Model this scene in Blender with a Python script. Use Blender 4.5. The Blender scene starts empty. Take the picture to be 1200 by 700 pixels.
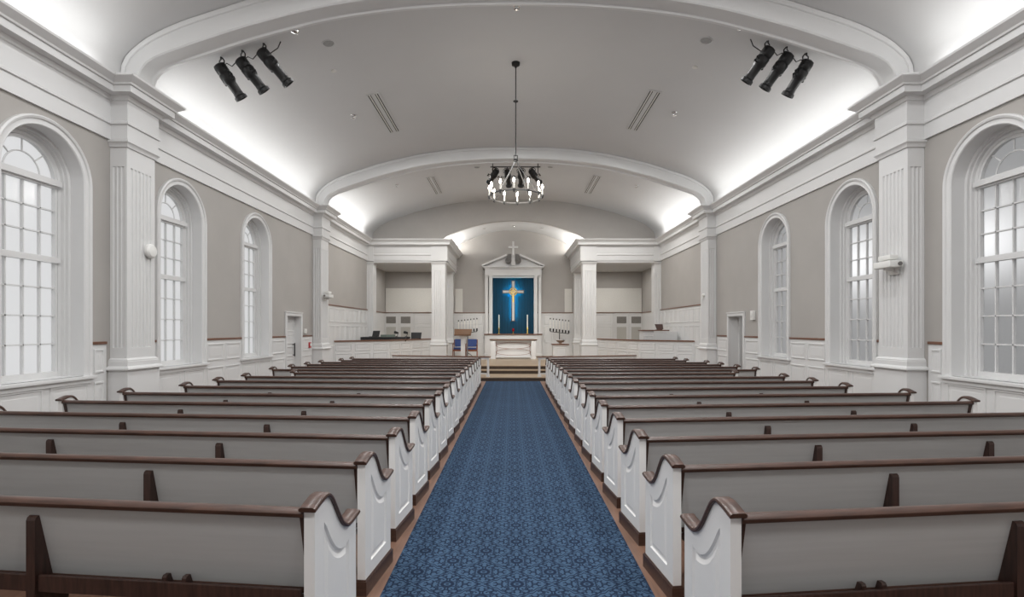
import bpy, bmesh, math, random
from mathutils import Vector, Matrix
random.seed(7)
scene = bpy.context.scene
COL = scene.collection
PI = math.pi
CAMX, CAMH = -0.08, 1.75
WX = 6.2                       # half width of the nave
P1A, P1B = 8.05, 8.68          # near pilaster pair, extent along the nave
P2A, P2B = 16.25, 16.88        # far pilaster pair
PJ = 0.26                      # pilaster projection
CF, TY, BY = 22.3, 23.2, 26.5  # chancel colonnade front, tympanum wall, back wall
PZ = 0.40                      # chancel platform height

# ------------------------------------------------------------------ materials
def mat(name, col, rough=0.5, metal=0.0, var=0.05, scale=6.0, bump=0.0, coat=0.0, emit=None, estr=0.0, stretch=None, spec=0.5):
    m = bpy.data.materials.new(name); m.use_nodes = True
    nt = m.node_tree; b = nt.nodes['Principled BSDF']
    tc = nt.nodes.new('ShaderNodeTexCoord'); mp = nt.nodes.new('ShaderNodeMapping')
    if stretch: mp.inputs['Scale'].default_value = stretch
    nz = nt.nodes.new('ShaderNodeTexNoise'); nz.inputs['Scale'].default_value = scale; nz.inputs['Detail'].default_value = 4
    nt.links.new(tc.outputs['Object'], mp.inputs[0]); nt.links.new(mp.outputs[0], nz.inputs['Vector'])
    cr = nt.nodes.new('ShaderNodeValToRGB')
    lo = [max(0, c*(1-var)) for c in col]; hi = [min(1, c*(1+var)) for c in col]
    cr.color_ramp.elements[0].color = (*lo, 1); cr.color_ramp.elements[1].color = (*hi, 1)
    cr.color_ramp.elements[0].position = 0.3; cr.color_ramp.elements[1].position = 0.7
    nt.links.new(nz.outputs['Fac'], cr.inputs[0]); nt.links.new(cr.outputs[0], b.inputs['Base Color'])
    b.inputs['Roughness'].default_value = rough; b.inputs['Metallic'].default_value = metal
    b.inputs['Specular IOR Level'].default_value = spec
    if coat: b.inputs['Coat Weight'].default_value = coat; b.inputs['Coat Roughness'].default_value = 0.15
    if bump:
        bp = nt.nodes.new('ShaderNodeBump'); bp.inputs['Strength'].default_value = bump; bp.inputs['Distance'].default_value = 0.01
        nt.links.new(nz.outputs['Fac'], bp.inputs['Height']); nt.links.new(bp.outputs[0], b.inputs['Normal'])
    if emit:
        b.inputs['Emission Color'].default_value = (*emit, 1); b.inputs['Emission Strength'].default_value = estr
    return m

M = {}
M['trim']    = mat('white_trim_paint', (0.67, 0.672, 0.672), 0.42, var=0.015, scale=2)
M['wall']    = mat('greige_wall_paint', (0.40, 0.382, 0.363), 0.8, var=0.03, scale=1.5, bump=0.03)
M['vault']   = mat('ceiling_plaster', (0.59, 0.59, 0.59), 0.9, var=0.012, scale=1.0)
M['wains']   = mat('wainscot_paint', (0.67, 0.672, 0.67), 0.45, var=0.015, scale=2)
M['pewend']  = mat('pew_white_paint', (0.87, 0.865, 0.855), 0.38, var=0.012, scale=3)
M['pewback'] = mat('pew_grey_paint', (0.495, 0.50, 0.50), 0.5, var=0.04, scale=5, stretch=(0.3, 1, 6), spec=0.3)
M['wood']    = mat('dark_stained_wood', (0.062, 0.030, 0.021), 0.36, var=0.35, scale=9, stretch=(0.6, 5, 5), coat=0.05)
M['woodv']   = mat('dark_wood_support', (0.045, 0.022, 0.017), 0.4, var=0.4, scale=9, stretch=(6, 6, 0.7))
M['floor']   = mat('brown_wood_floor', (0.20, 0.112, 0.077), 0.35, var=0.25, scale=4, stretch=(6, 0.5, 1))
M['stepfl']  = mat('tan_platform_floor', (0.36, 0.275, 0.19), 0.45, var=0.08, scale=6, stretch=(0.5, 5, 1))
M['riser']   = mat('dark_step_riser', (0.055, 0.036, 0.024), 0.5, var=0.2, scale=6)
M['rail']    = mat('chair_rail_wood', (0.17, 0.08, 0.05), 0.35, var=0.2, scale=8, stretch=(1, .6, 6))
M['iron']    = mat('black_iron', (0.012, 0.012, 0.012), 0.45, metal=0.4, var=0.2, scale=20)
M['black']   = mat('black_housing', (0.006, 0.006, 0.0065), 0.45, var=0.3, scale=20)
M['chrome']  = mat('chrome', (0.75, 0.75, 0.75), 0.15, metal=1.0, var=0.02)
M['ringiron'] = mat('grey_iron', (0.10, 0.10, 0.10), 0.4, metal=0.5, var=0.2, scale=20)
M['steel']   = mat('steel_grey', (0.35, 0.35, 0.35), 0.35, metal=0.9, var=0.05)
M['plastic'] = mat('white_plastic', (0.76, 0.76, 0.74), 0.4, var=0.01)
M['grey']    = mat('vent_grey', (0.14, 0.135, 0.13), 0.6, var=0.1, scale=30)
M['recess']  = mat('light_recess_grey', (0.33, 0.33, 0.325), 0.7, var=0.1, scale=20)
M['slot']    = mat('vent_dark_slot', (0.035, 0.033, 0.03), 0.7, var=0.1, scale=30)
M['bulb']    = mat('lit_bulb', (1, 0.95, 0.85), 0.3, var=0, emit=(1, 0.93, 0.80), estr=60)
M['candle']  = mat('white_candle', (0.86, 0.84, 0.78), 0.5, var=0.01)
M['inlay']   = mat('white_inlay', (0.55, 0.54, 0.52), 0.5, var=0.02)
M['brass']   = mat('brass', (0.62, 0.45, 0.14), 0.28, metal=0.9, var=0.08)
M['gold']    = mat('gold_leaf', (0.85, 0.60, 0.15), 0.35, metal=0.75, var=0.08)
M['red']     = mat('red_plastic', (0.42, 0.025, 0.03), 0.4, var=0.05)
M['redglass']= mat('red_votive_glass', (0.30, 0.005, 0.012), 0.15, var=0.1)
M['bluefab'] = mat('blue_upholstery', (0.035, 0.065, 0.20), 0.9, var=0.15, scale=60, bump=0.2)
M['chairwd'] = mat('reddish_chair_wood', (0.20, 0.065, 0.03), 0.4, var=0.2, scale=20)
M['pulpit']  = mat('brown_lectern_wood', (0.14, 0.075, 0.04), 0.4, var=0.25, scale=10, stretch=(1, 5, 5))
M['scroll']  = mat('grey_scroll_plaster', (0.15, 0.145, 0.14), 0.7, var=0.1)
M['louvre']  = mat('pale_grille', (0.47, 0.46, 0.43), 0.9, var=0.04, scale=40)
M['pale']    = mat('pale_panel_cloth', (0.68, 0.67, 0.635), 0.9, var=0.04, scale=40)
M['green']   = mat('grey_green_paper', (0.16, 0.20, 0.17), 0.7, var=0.1)
M['bowl']    = mat('tan_stone_bowl', (0.40, 0.31, 0.24), 0.4, var=0.1, scale=12)
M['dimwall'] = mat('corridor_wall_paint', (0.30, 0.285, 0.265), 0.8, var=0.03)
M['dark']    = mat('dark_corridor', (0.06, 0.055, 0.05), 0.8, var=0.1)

def pane_mat():
    m = bpy.data.materials.new('frosted_glass'); m.use_nodes = True
    nt = m.node_tree; nt.nodes.clear()
    out = nt.nodes.new('ShaderNodeOutputMaterial')
    tr = nt.nodes.new('ShaderNodeBsdfTranslucent'); tr.inputs[0].default_value = (0.90, 0.90, 0.90, 1)
    rf = nt.nodes.new('ShaderNodeBsdfRefraction'); rf.inputs['Color'].default_value = (0.94, 0.94, 0.94, 1)
    rf.inputs['Roughness'].default_value = 0.34; rf.inputs['IOR'].default_value = 1.02
    gl = nt.nodes.new('ShaderNodeBsdfGlossy'); gl.inputs['Roughness'].default_value = 0.12
    tc = nt.nodes.new('ShaderNodeTexCoord'); nz = nt.nodes.new('ShaderNodeTexNoise'); nz.inputs['Scale'].default_value = 45
    bp = nt.nodes.new('ShaderNodeBump'); bp.inputs['Strength'].default_value = 0.08; bp.inputs['Distance'].default_value = 0.01
    nt.links.new(tc.outputs['Object'], nz.inputs['Vector']); nt.links.new(nz.outputs['Fac'], bp.inputs['Height'])
    nt.links.new(bp.outputs[0], gl.inputs['Normal'])
    m1 = nt.nodes.new('ShaderNodeMixShader'); m1.inputs[0].default_value = 0.45
    m2 = nt.nodes.new('ShaderNodeMixShader'); m2.inputs[0].default_value = 0.05
    nt.links.new(tr.outputs[0], m1.inputs[1]); nt.links.new(rf.outputs[0], m1.inputs[2])
    nt.links.new(m1.outputs[0], m2.inputs[1]); nt.links.new(gl.outputs[0], m2.inputs[2])
    nt.links.new(m2.outputs[0], out.inputs[0])
    return m
M['pane'] = pane_mat()

def MN(nt, op, a, b=None, c=None):
    n = nt.nodes.new('ShaderNodeMath'); n.operation = op
    for i, v in enumerate((a, b, c)):
        if v is None: continue
        if isinstance(v, (int, float)): n.inputs[i].default_value = v
        else: nt.links.new(v, n.inputs[i])
    return n.outputs[0]

def carpet_mat():
    m = bpy.data.materials.new('blue_damask_carpet'); m.use_nodes = True
    nt = m.node_tree; b = nt.nodes['Principled BSDF']
    tc = nt.nodes.new('ShaderNodeTexCoord'); sp = nt.nodes.new('ShaderNodeSeparateXYZ')
    nt.links.new(tc.outputs['Object'], sp.inputs[0])
    W_, H_ = 0.475, 0.36
    mul = lambda a, b: MN(nt, 'MULTIPLY', a, b); add = lambda a, b: MN(nt, 'ADD', a, b); sub = lambda a, b: MN(nt, 'SUBTRACT', a, b); mx2 = lambda a, b: MN(nt, 'MAXIMUM', a, b)
    def step(x, lo, hi):
        n = nt.nodes.new('ShaderNodeMapRange'); n.interpolation_type = 'SMOOTHSTEP'
        n.inputs['From Min'].default_value = lo; n.inputs['From Max'].default_value = hi; nt.links.new(x, n.inputs['Value']); return n.outputs[0]
    def fold(x, w): q = MN(nt, 'DIVIDE', x, w); return MN(nt, 'ABSOLUTE', sub(q, MN(nt, 'ROUND', q)))
    ax, ay = fold(sp.outputs[0], W_), fold(sp.outputs[1], H_)
    sel = MN(nt, 'GREATER_THAN', add(ax, ay), 0.5)                 # half drop: pick the nearer medallion
    ax = MN(nt, 'ABSOLUTE', sub(mul(sel, 0.5), ax)); ay = MN(nt, 'ABSOLUTE', sub(mul(sel, 0.5), ay))
    d = add(ax, ay); X, Y = mul(ax, W_), mul(ay, H_)
    dark = None
    for cx, cy, R, ga in ((0.078, 0.014, 0.027, 150), (0.070, 0.018, 0.011, 330), (0.040, 0.064, 0.031, 30), (0.046, 0.062, 0.013, 250), (0.122, 0.030, 0.023, 60), (0.0, 0.100, 0.021, 90), (0.152, 0.0, 0.018, 0), (0.086, 0.066, 0.018, 330), (0.030, 0.124, 0.014, 120), (0.192, 0.010, 0.015, 180), (0.06, 0.10, 0.02, 200), (0.0, 0.05, 0.010, 90)):
        ex, ey = sub(X, cx), sub(Y, cy)
        dist = MN(nt, 'ABSOLUTE', sub(MN(nt, 'SQRT', add(mul(ex, ex), mul(ey, ey))), R))
        ln = mul(sub(1.0, step(dist, 0.0030, 0.0080)), step(add(mul(ex, -math.cos(math.radians(ga))/R), mul(ey, -math.sin(math.radians(ga))/R)), -0.75, -0.45)); dark = ln if dark is None else mx2(dark, ln)
    xs_ = mul(X, 0.80); r = MN(nt, 'SQRT', add(mul(xs_, xs_), mul(Y, Y)))
    dark = mx2(dark, mul(step(r, 0.018, 0.022), sub(1.0, step(r, 0.036, 0.041)))); dark = mx2(dark, sub(1.0, step(r, 0.008, 0.012)))
    dl = add(d, mul(MN(nt, 'SINE', mul(X, 2*PI/0.06)), 0.018))
    dark = mx2(dark, mul(step(dl, 0.435, 0.45), sub(1.0, step(dl, 0.47, 0.485))))
    line = sub(1.0, dark)
    big = nt.nodes.new('ShaderNodeTexNoise'); big.inputs['Scale'].default_value = 1.3; nt.links.new(tc.outputs['Object'], big.inputs['Vector'])
    fib = nt.nodes.new('ShaderNodeTexNoise'); fib.inputs['Scale'].default_value = 160; nt.links.new(tc.outputs['Object'], fib.inputs['Vector'])
    mx = nt.nodes.new('ShaderNodeMix'); mx.data_type = 'RGBA'
    mx.inputs['A'].default_value = (0.009, 0.018, 0.042, 1); mx.inputs['B'].default_value = (0.047, 0.088, 0.150, 1)
    nt.links.new(line, mx.inputs['Factor'])
    hs = nt.nodes.new('ShaderNodeHueSaturation'); nt.links.new(mx.outputs['Result'], hs.inputs['Color'])
    val = add(add(mul(big.outputs['Fac'], 0.35), mul(fib.outputs['Fac'], 0.7)), 0.48); nt.links.new(val, hs.inputs['Value'])
    nt.links.new(hs.outputs[0], b.inputs['Base Color']); b.inputs['Roughness'].default_value = 0.95
    b.inputs['Specular IOR Level'].default_value = 0.15
    bp = nt.nodes.new('ShaderNodeBump'); bp.inputs['Strength'].default_value = 0.35; bp.inputs['Distance'].default_value = 0.004
    nt.links.new(fib.outputs['Fac'], bp.inputs['Height']); nt.links.new(bp.outputs[0], b.inputs['Normal'])
    return m
M['carpet'] = carpet_mat()

def velvet_mat():
    m = bpy.data.materials.new('blue_altar_cloth'); m.use_nodes = True
    nt = m.node_tree; b = nt.nodes['Principled BSDF']
    tc = nt.nodes.new('ShaderNodeTexCoord'); wv = nt.nodes.new('ShaderNodeTexWave'); wv.inputs['Scale'].default_value = 2.2; wv.inputs['Distortion'].default_value = 1.2
    nt.links.new(tc.outputs['Object'], wv.inputs['Vector'])
    cr = nt.nodes.new('ShaderNodeValToRGB'); cr.color_ramp.elements[0].color = (0.001, 0.034, 0.070, 1); cr.color_ramp.elements[1].color = (0.001, 0.041, 0.082, 1)
    nt.links.new(wv.outputs['Fac'], cr.inputs[0]); nt.links.new(cr.outputs[0], b.inputs['Base Color'])
    b.inputs['Roughness'].default_value = 0.9
    return m
M['velvet'] = velvet_mat()

def door_glass_mat():
    return mat('louvred_grille', (0.20, 0.19, 0.175), 0.6, var=0.25, scale=60, stretch=(1, 1, 0.2))
M['grille'] = door_glass_mat()

# ------------------------------------------------------------------ mesh helpers
class MB:
    def __init__(s): s.bm = bmesh.new()
    def quadgrid(s, rows, closed_u=False, closed_v=False):
        """rows: list of lists of points"""
        vs = [[s.bm.verts.new(p) for p in r] for r in rows]
        nr, nc = len(vs), len(vs[0])
        for i in range(nr if closed_u else nr-1):
            for j in range(nc if closed_v else nc-1):
                a, b, c, d = vs[i][j], vs[(i+1) % nr][j], vs[(i+1) % nr][(j+1) % nc], vs[i][(j+1) % nc]
                try: s.bm.faces.new((a, b, c, d))
                except ValueError: pass
        return vs
    def box(s, x0, x1, y0, y1, z0, z1, bev=0.0):
        x0, x1 = sorted((x0, x1)); y0, y1 = sorted((y0, y1)); z0, z1 = sorted((z0, z1))
        v = [s.bm.verts.new((x, y, z)) for z in (z0, z1) for x, y in ((x0, y0), (x1, y0), (x1, y1), (x0, y1))]
        fs = [s.bm.faces.new([v[i] for i in q]) for q in ((3, 2, 1, 0), (4, 5, 6, 7), (0, 1, 5, 4), (1, 2, 6, 5), (2, 3, 7, 6), (3, 0, 4, 7))]
        if bev > 0:
            es = list({e for f in fs for e in f.edges})
            bmesh.ops.bevel(s.bm, geom=es, offset=bev, segments=2, affect='EDGES', profile=0.6)
        return s
    def prism(s, pts, vec, cap=True):
        """pts: closed polygon of 3d points, extruded by vec"""
        vec = Vector(vec)
        a = [s.bm.verts.new(p) for p in pts]; b = [s.bm.verts.new(Vector(p)+vec) for p in pts]
        n = len(pts)
        for i in range(n): s.bm.faces.new((a[i], a[(i+1) % n], b[(i+1) % n], b[i]))
        if cap: s.bm.faces.new(list(reversed(a))); s.bm.faces.new(b)
        return s
    def poly(s, pts):
        s.bm.faces.new([s.bm.verts.new(p) for p in pts]); return s
    def tube(s, path, r, seg=8, cap=True):
        path = [Vector(p) for p in path]; rs = r if isinstance(r, (list, tuple)) else [r]*len(path)
        rows = []; ref = None
        for i, p in enumerate(path):
            t = (path[min(i+1, len(path)-1)] - path[max(i-1, 0)]).normalized()
            if ref is None:
                ref = Vector((0, 0, 1)) if abs(t.z) < 0.9 else Vector((1, 0, 0))
            u = (ref - t*ref.dot(t)).normalized(); w = t.cross(u); ref = u
            rows.append([p + (u*math.cos(2*PI*k/seg) + w*math.sin(2*PI*k/seg))*rs[i] for k in range(seg)])
        vs = s.quadgrid(rows, closed_v=True)
        if cap:
            s.bm.faces.new(list(reversed(vs[0]))); s.bm.faces.new(vs[-1])
        return s
    def lathe(s, prof, c=(0, 0, 0), seg=24, axis=None):
        """prof: (r, h) list; axis: direction vector"""
        c = Vector(c); ax = Vector(axis or (0, 0, 1)).normalized()
        u = ax.orthogonal().normalized(); w = ax.cross(u)
        rows = [[c + ax*h + (u*math.cos(2*PI*k/seg) + w*math.sin(2*PI*k/seg))*max(r, 1e-4) for k in range(seg)] for r, h in prof]
        vs = s.quadgrid(rows, closed_v=True)
        s.bm.faces.new(list(reversed(vs[0]))); s.bm.faces.new(vs[-1])
        return s
    def torus(s, c, R, r, axis=(0, 0, 1), seg=40, ms=8, a0=0, a1=2*PI, ex=1.0):
        c = Vector(c); ax = Vector(axis).normalized(); u = ax.orthogonal().normalized(); w = ax.cross(u)
        full = abs(a1-a0-2*PI) < 1e-6
        n = seg if full else seg+1
        rows = []
        for k in range(n):
            a = a0 + (a1-a0)*k/seg; rad = u*math.cos(a) + w*math.sin(a)
            rows.append([c + rad*(R + r*math.cos(2*PI*j/ms)) + ax*(r*ex*math.sin(2*PI*j/ms)) for j in range(ms)])
        s.quadgrid(rows, closed_u=full, closed_v=True); return s
    def done(s, name, m, parent=None, smooth=35, recalc=True):
        if recalc: bmesh.ops.recalc_face_normals(s.bm, faces=s.bm.faces)
        me = bpy.data.meshes.new(name); s.bm.to_mesh(me); s.bm.free()
        me.materials.append(m)
        if smooth:
            for p in me.polygons: p.use_smooth = True
            me.set_sharp_from_angle(angle=math.radians(smooth))
        o = bpy.data.objects.new(name, me); COL.objects.link(o)
        if parent is not None: o.parent = parent
        return o

def tag(o, label=None, cat=None, group=None, kind=None):
    if label: o['label'] = label
    if cat: o['category'] = cat
    if group: o['group'] = group
    if kind: o['kind'] = kind
    return o
def thing(name, label, cat, loc=(0, 0, 0), group=None, rz=0):
    o = bpy.data.objects.new(name, None); COL.objects.link(o); o.location = loc; o.rotation_euler = (0, 0, rz)
    return tag(o, label, cat, group)
def struct(o): o['kind'] = 'structure'; return o
def struct_empty(name, loc=(0, 0, 0)):
    o = bpy.data.objects.new(name, None); COL.objects.link(o); o.location = loc; return struct(o)

def offset_path(path, o):
    """plan polyline offset to the right hand side by o, mitred"""
    n = len(path); res = []
    def nrm(a, b):
        d = (Vector(b) - Vector(a)).normalized(); return Vector((d.y, -d.x))
    for i in range(n):
        p = Vector(path[i])
        if i == 0: res.append(p + nrm(path[0], path[1])*o)
        elif i == n-1: res.append(p + nrm(path[-2], path[-1])*o)
        else:
            a = nrm(path[i-1], path[i]); b = nrm(path[i], path[i+1]); m = (a+b)
            k = m.dot(a); res.append(p + m*(o/k))
    return res
def sweep(mb, path, prof):
    rows = []
    for o, z in prof: rows.append([(p.x, p.y, z) for p in offset_path(path, o)])
    vs = mb.quadgrid(rows)
    for k in (0, -1):
        f = [r[k] for r in vs]
        try: mb.bm.faces.new(f)
        except ValueError: pass

def catmull(pts, sub=6):
    out = []
    P = [pts[0]] + pts + [pts[-1]]
    for i in range(1, len(P)-2):
        p0, p1, p2, p3 = [Vector(q) for q in P[i-1:i+3]]
        for k in range(sub):
            t = k/sub
            out.append(0.5*((2*p1) + (p2-p0)*t + (2*p0-5*p1+4*p2-p3)*t*t + (3*p1-p0-3*p2+p3)*t**3))
    out.append(Vector(pts[-1])); return out

# ------------------------------------------------------------------ room shell
HALF_V = [(6.2, 5.40), (6.2, 5.74), (6.16, 5.95), (6.0, 6.14), (5.74, 6.33), (5.30, 6.54), (4.70, 6.74), (4.08, 6.93), (3.08, 7.16), (2.1, 7.31), (1.0, 7.39), (0, 7.41)]
HALF_I = [(5.98, 5.40), (5.965, 5.62), (5.90, 5.84), (5.72, 6.0), (5.38, 6.135), (4.79, 6.335), (4.2, 6.52), (3.1, 6.80), (2.05, 6.96), (1.0, 7.04), (0, 7.065)]
def full(half, sub=6):
    c = catmull(half, sub); return [(-p.x, p.y) for p in c] + [(p.x, p.y) for p in reversed(c[:-1])]
VAULT = full(HALF_V); INTR = full(HALF_I)
def vault_z(x):
    x = abs(x); c = catmull(HALF_V)
    for a, b in zip(c, c[1:]):
        if b.x <= x <= a.x and a.x != b.x: return a.y + (b.y-a.y)*(a.x-x)/(a.x-b.x)
    return 5.4
Y0 = -3.4
mb = MB(); mb.quadgrid([[(x, y, z) for x, z in VAULT] for y in (Y0, P1A, P1B, 12.4, P2A, P2B, TY)])
struct(mb.done('ceiling', M['vault'], recalc=False))

# walls, with arched window openings and doorways
WIN = [6.93, 9.80, 12.66]
R_OUT, R_IN, SPRING, SILL = 0.735, 0.61, 3.78, 1.08
DOORY = (14.33, 15.27); DOORZ = 2.10
def wall_mesh(side):
    mb = MB(); x = side*WX; ZT = 5.6
    def Q(y0, y1, z0, z1, z2=None, z3=None):   # bottom edge z0..z2, top z1..z3
        mb.poly([(x, y0, z0), (x, y1, z0 if z2 is None else z2), (x, y1, z1 if z3 is None else z3), (x, y0, z1)])
    cur = Y0
    for c in WIN:
        Q(cur, c-R_IN, 0, ZT); Q(c-R_IN, c+R_IN, 0, SILL)
        N = 24
        for k in range(N):
            a0, a1 = PI - PI*k/N, PI - PI*(k+1)/N
            Q(c+R_IN*math.cos(a0), c+R_IN*math.cos(a1), SPRING+R_IN*math.sin(a0), ZT, SPRING+R_IN*math.sin(a1), ZT)
        cur = c+R_IN
    Q(cur, DOORY[0], 0, ZT); Q(DOORY[0], DOORY[1], DOORZ, ZT); Q(DOORY[1], CF+0.4, 0, ZT)
    return mb
struct(wall_mesh(-1).done('wall_left', M['wall'], smooth=0, recalc=False))
struct(wall_mesh(1).done('wall_right', M['wall'], smooth=0, recalc=False))
mb = MB(); mb.box(-6.3, 6.3, Y0-0.1, Y0, 0, 7.5); struct(mb.done('wall_rear', M['wall']))
mb = MB(); mb.box(-6.6, 6.6, BY, BY+0.1, 0, 7.2); struct(mb.done('wall_back', M['wall']))
mb = MB(); mb.box(-6.6, 6.6, Y0, 17.6, -0.1, 0); struct(mb.done('floor', M['floor']))

# tympanum wall above the chancel colonnade with its segmental opening
def arc_pts(hw, z0, zc, n=28):
    R = (hw*hw + (zc-z0)**2)/(2*(zc-z0)); a = math.asin(hw/R)
    return [(R*math.sin(-a + 2*a*k/n), zc - R + R*math.cos(-a + 2*a*k/n)) for k in range(n+1)]
OPEN = arc_pts(3.12, 5.72, 6.50)
mb = MB()
def opening_z(x):
    for (xa, za), (xb, zb) in zip(OPEN, OPEN[1:]):
        if xa <= x <= xb: return za + (zb-za)*(x-xa)/(xb-xa)
    return 5.3
xs = sorted(set([round(p[0], 4) for p in OPEN] + [round(p[0], 4) for p in VAULT] + [-3.1201, 3.1201]))
for xa, xb in zip(xs, xs[1:]):
    if xb-xa < 1e-5: continue
    mid = (xa+xb)/2; inside = abs(mid) < 3.12
    la, lb = (opening_z(max(-3.119, min(3.119, xa))), opening_z(max(-3.119, min(3.119, xb)))) if inside else (5.3, 5.3)
    mb.poly([(xa, TY, la), (xb, TY, lb), (xb, TY, vault_z(min(abs(xb), 6.19))), (xa, TY, vault_z(min(abs(xa), 6.19)))])
mb.quadgrid([[(x, TY, z) for x, z in OPEN], [(x, TY+0.22, z) for x, z in OPEN]])
struct(mb.done('wall_tympanum', M['wall'], recalc=False))
# apse barrel vault
AP = arc_pts(3.45, 5.45, 6.68)
mb = MB(); mb.quadgrid([[(x, y, z) for x, z in AP] for y in (TY+0.02, TY+1.2, BY)])
struct(mb.done('ceiling_apse', M['vault'], recalc=False))
for sgn, nm in ((-1, 'left'), (1, 'right')):
    mb = MB(); mb.box(sgn*2.9, sgn*6.6, CF+0.3, BY, 4.60, 4.66); struct(mb.done('ceiling_choir_'+nm, M['vault']))
    mb = MB(); mb.box(sgn*6.42, sgn*6.55, CF+0.3, BY, 0, 4.7); struct(mb.done('wall_choir_'+nm, M['wall']))

# arches
def arch(y0, y1, name):
    mb = MB()
    O = [(x*0.999, z-0.005) for x, z in VAULT]; I = INTR
    # resample both to the same count by arc parameter
    def resample(P, n):
        L = [0]
        for a, b in zip(P, P[1:]): L.append(L[-1] + math.hypot(b[0]-a[0], b[1]-a[1]))
        out = []; j = 0
        for k in range(n+1):
            s = L[-1]*k/n
            while j < len(L)-2 and L[j+1] < s: j += 1
            t = (s-L[j])/(L[j+1]-L[j]); out.append((P[j][0] + (P[j+1][0]-P[j][0])*t, P[j][1] + (P[j+1][1]-P[j][1])*t))
        return out
    n = 90; O = resample(O, n); I = resample(I, n)
    def mixp(t): return [(o[0]*t + i[0]*(1-t), o[1]*t + i[1]*(1-t)) for o, i in zip(O, I)]
    # ring section going round: soffit, face steps up to the vault, back
    sec = [(0.0, 0.03, 0), (0.0, -0.03, 1), (0.16, -0.03, 1), (0.16, 0.0, 1)]
    rows = []
    for t, y in ((0.0, y0+0.0), (0.06, y0-0.02), (0.80, y0-0.02), (0.82, y0-0.045), (0.92, y0-0.06), (1.0, y0-0.06)):
        rows.append([(x, y, z) for x, z in mixp(t)])
    back = []
    for t, y in ((1.0, y1+0.06), (0.92, y1+0.06), (0.82, y1+0.045), (0.80, y1+0.02), (0.06, y1+0.02), (-0.05, y1+0.01), (-0.10, y1-0.01), (-0.10, y1-0.06), (-0.02, y1-0.075), (0.0, y1-0.09)):
        back.append([(x, y, z) for x, z in mixp(t)])
    rows = list(reversed(rows)); rows = rows + list(reversed(back))
    mb.quadgrid(rows)
    return struct(mb.done(name, M['trim'], recalc=False))
arch(P1A+0.27, P1B-0.02, 'trim_1'); arch(P2A+0.27, P2B-0.02, 'trim_2')

# entablature (fascia, bead, frieze, cornice), breaking forward over the pilasters and round the chancel
ENT = [(0.0, 4.62), (0.035, 4.62), (0.035, 4.84), (0.06, 4.85), (0.06, 4.885), (0.04, 4.90), (0.04, 5.20), (0.06, 5.21), (0.09, 5.27), (0.20, 5.275), (0.20, 5.285),
       (0.20, 5.37), (0.225, 5.375), (0.235, 5.40), (0.27, 5.43), (0.315, 5.47), (0.32, 5.50), (0.12, 5.50), (0.12, 5.40), (0.0, 5.40)]
def ent_path(s):
    p = [(s*-WX, Y0), (s*-WX, P1A), (s*-(WX-PJ), P1A), (s*-(WX-PJ), P1B), (s*-WX, P1B), (s*-WX, P2A), (s*-(WX-PJ), P2A), (s*-(WX-PJ), P2B), (s*-WX, P2B),
         (s*-WX, CF), (s*-2.88, CF), (s*-2.88, BY)]
    return p
for s, nm in ((1, 'trim_3'), (-1, 'trim_4')):
    mb = MB(); P = ent_path(s)
    prof = ENT if s == 1 else [(-o, z) for o, z in ENT]
    sweep(mb, P, prof)
    # the beam behind the mouldings over the colonnade
    mb.box(-s*6.42, -s*3.5, CF+0.002, CF+0.55, 4.54, 5.40); mb.box(-s*3.48, -s*2.882, CF+0.002, BY, 4.54, 5.40)
    for xa, xb, yb in ((2.80, 3.49, CF), (5.90, 6.2, CF)):
        mb.box(-s*xa, -s*xb, yb-0.075, yb+0.05, 4.61, 5.22)
    mb.box(-s*2.80, -s*2.95, CF+0.05, CF+0.55, 4.61, 5.22)
    struct(mb.done(nm, M['trim'], smooth=25))

# ------------------------------------------------------------------ pilasters and columns
def flute_side(p, q, n, r, margin):
    """points from p to q with n semicircular flutes cut to the right hand interior (left of travel is outside)"""
    p, q = Vector(p), Vector(q); d = (q-p); L = d.length; d.normalize(); nin = Vector((-d.y, d.x))
    pts = [p]; pitch = (L-2*margin)/n
    for k in range(n):
        c = p + d*(margin + pitch*(k+0.5))
        for j in range(5):
            a = PI*j/4; pts.append(c - d*r*math.cos(a) + nin*r*0.9*math.sin(a))
    return pts
def fluted(mb, x0, x1, y0, y1, z0, z1, nx, ny, r=0.024, faces='sewn'):
    """rectangular shaft, counter clockwise, flutes on chosen faces"""
    C = [(x0, y0), (x1, y0), (x1, y1), (x0, y1)]; pts = []
    fl = {'s': nx, 'e': ny, 'n': nx, 'w': ny}
    for k, f in enumerate('senw'):
        a, b = C[k], C[(k+1) % 4]
        if f in faces: pts += flute_side(a, b, fl[f], r, 0.07 if (Vector(b)-Vector(a)).length > 0.4 else 0.035)
        else: pts.append(Vector(a))
    mb.prism([(p.x, p.y, z0) for p in pts], (0, 0, z1-z0))
def ring_mould(mb, x0, x1, y0, y1, prof, flush=0):
    """closed moulding round a rectangle; prof (offset,z)"""
    rows = [[(x0-(0 if flush < 0 else o), y0-o, z), (x1+(0 if flush > 0 else o), y0-o, z), (x1+(0 if flush > 0 else o), y1+o, z), (x0-(0 if flush < 0 else o), y1+o, z)] for o, z in prof]
    vs = mb.quadgrid(rows, closed_v=True)
    mb.bm.faces.new(list(reversed(vs[0]))); mb.bm.faces.new(vs[-1])
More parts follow.
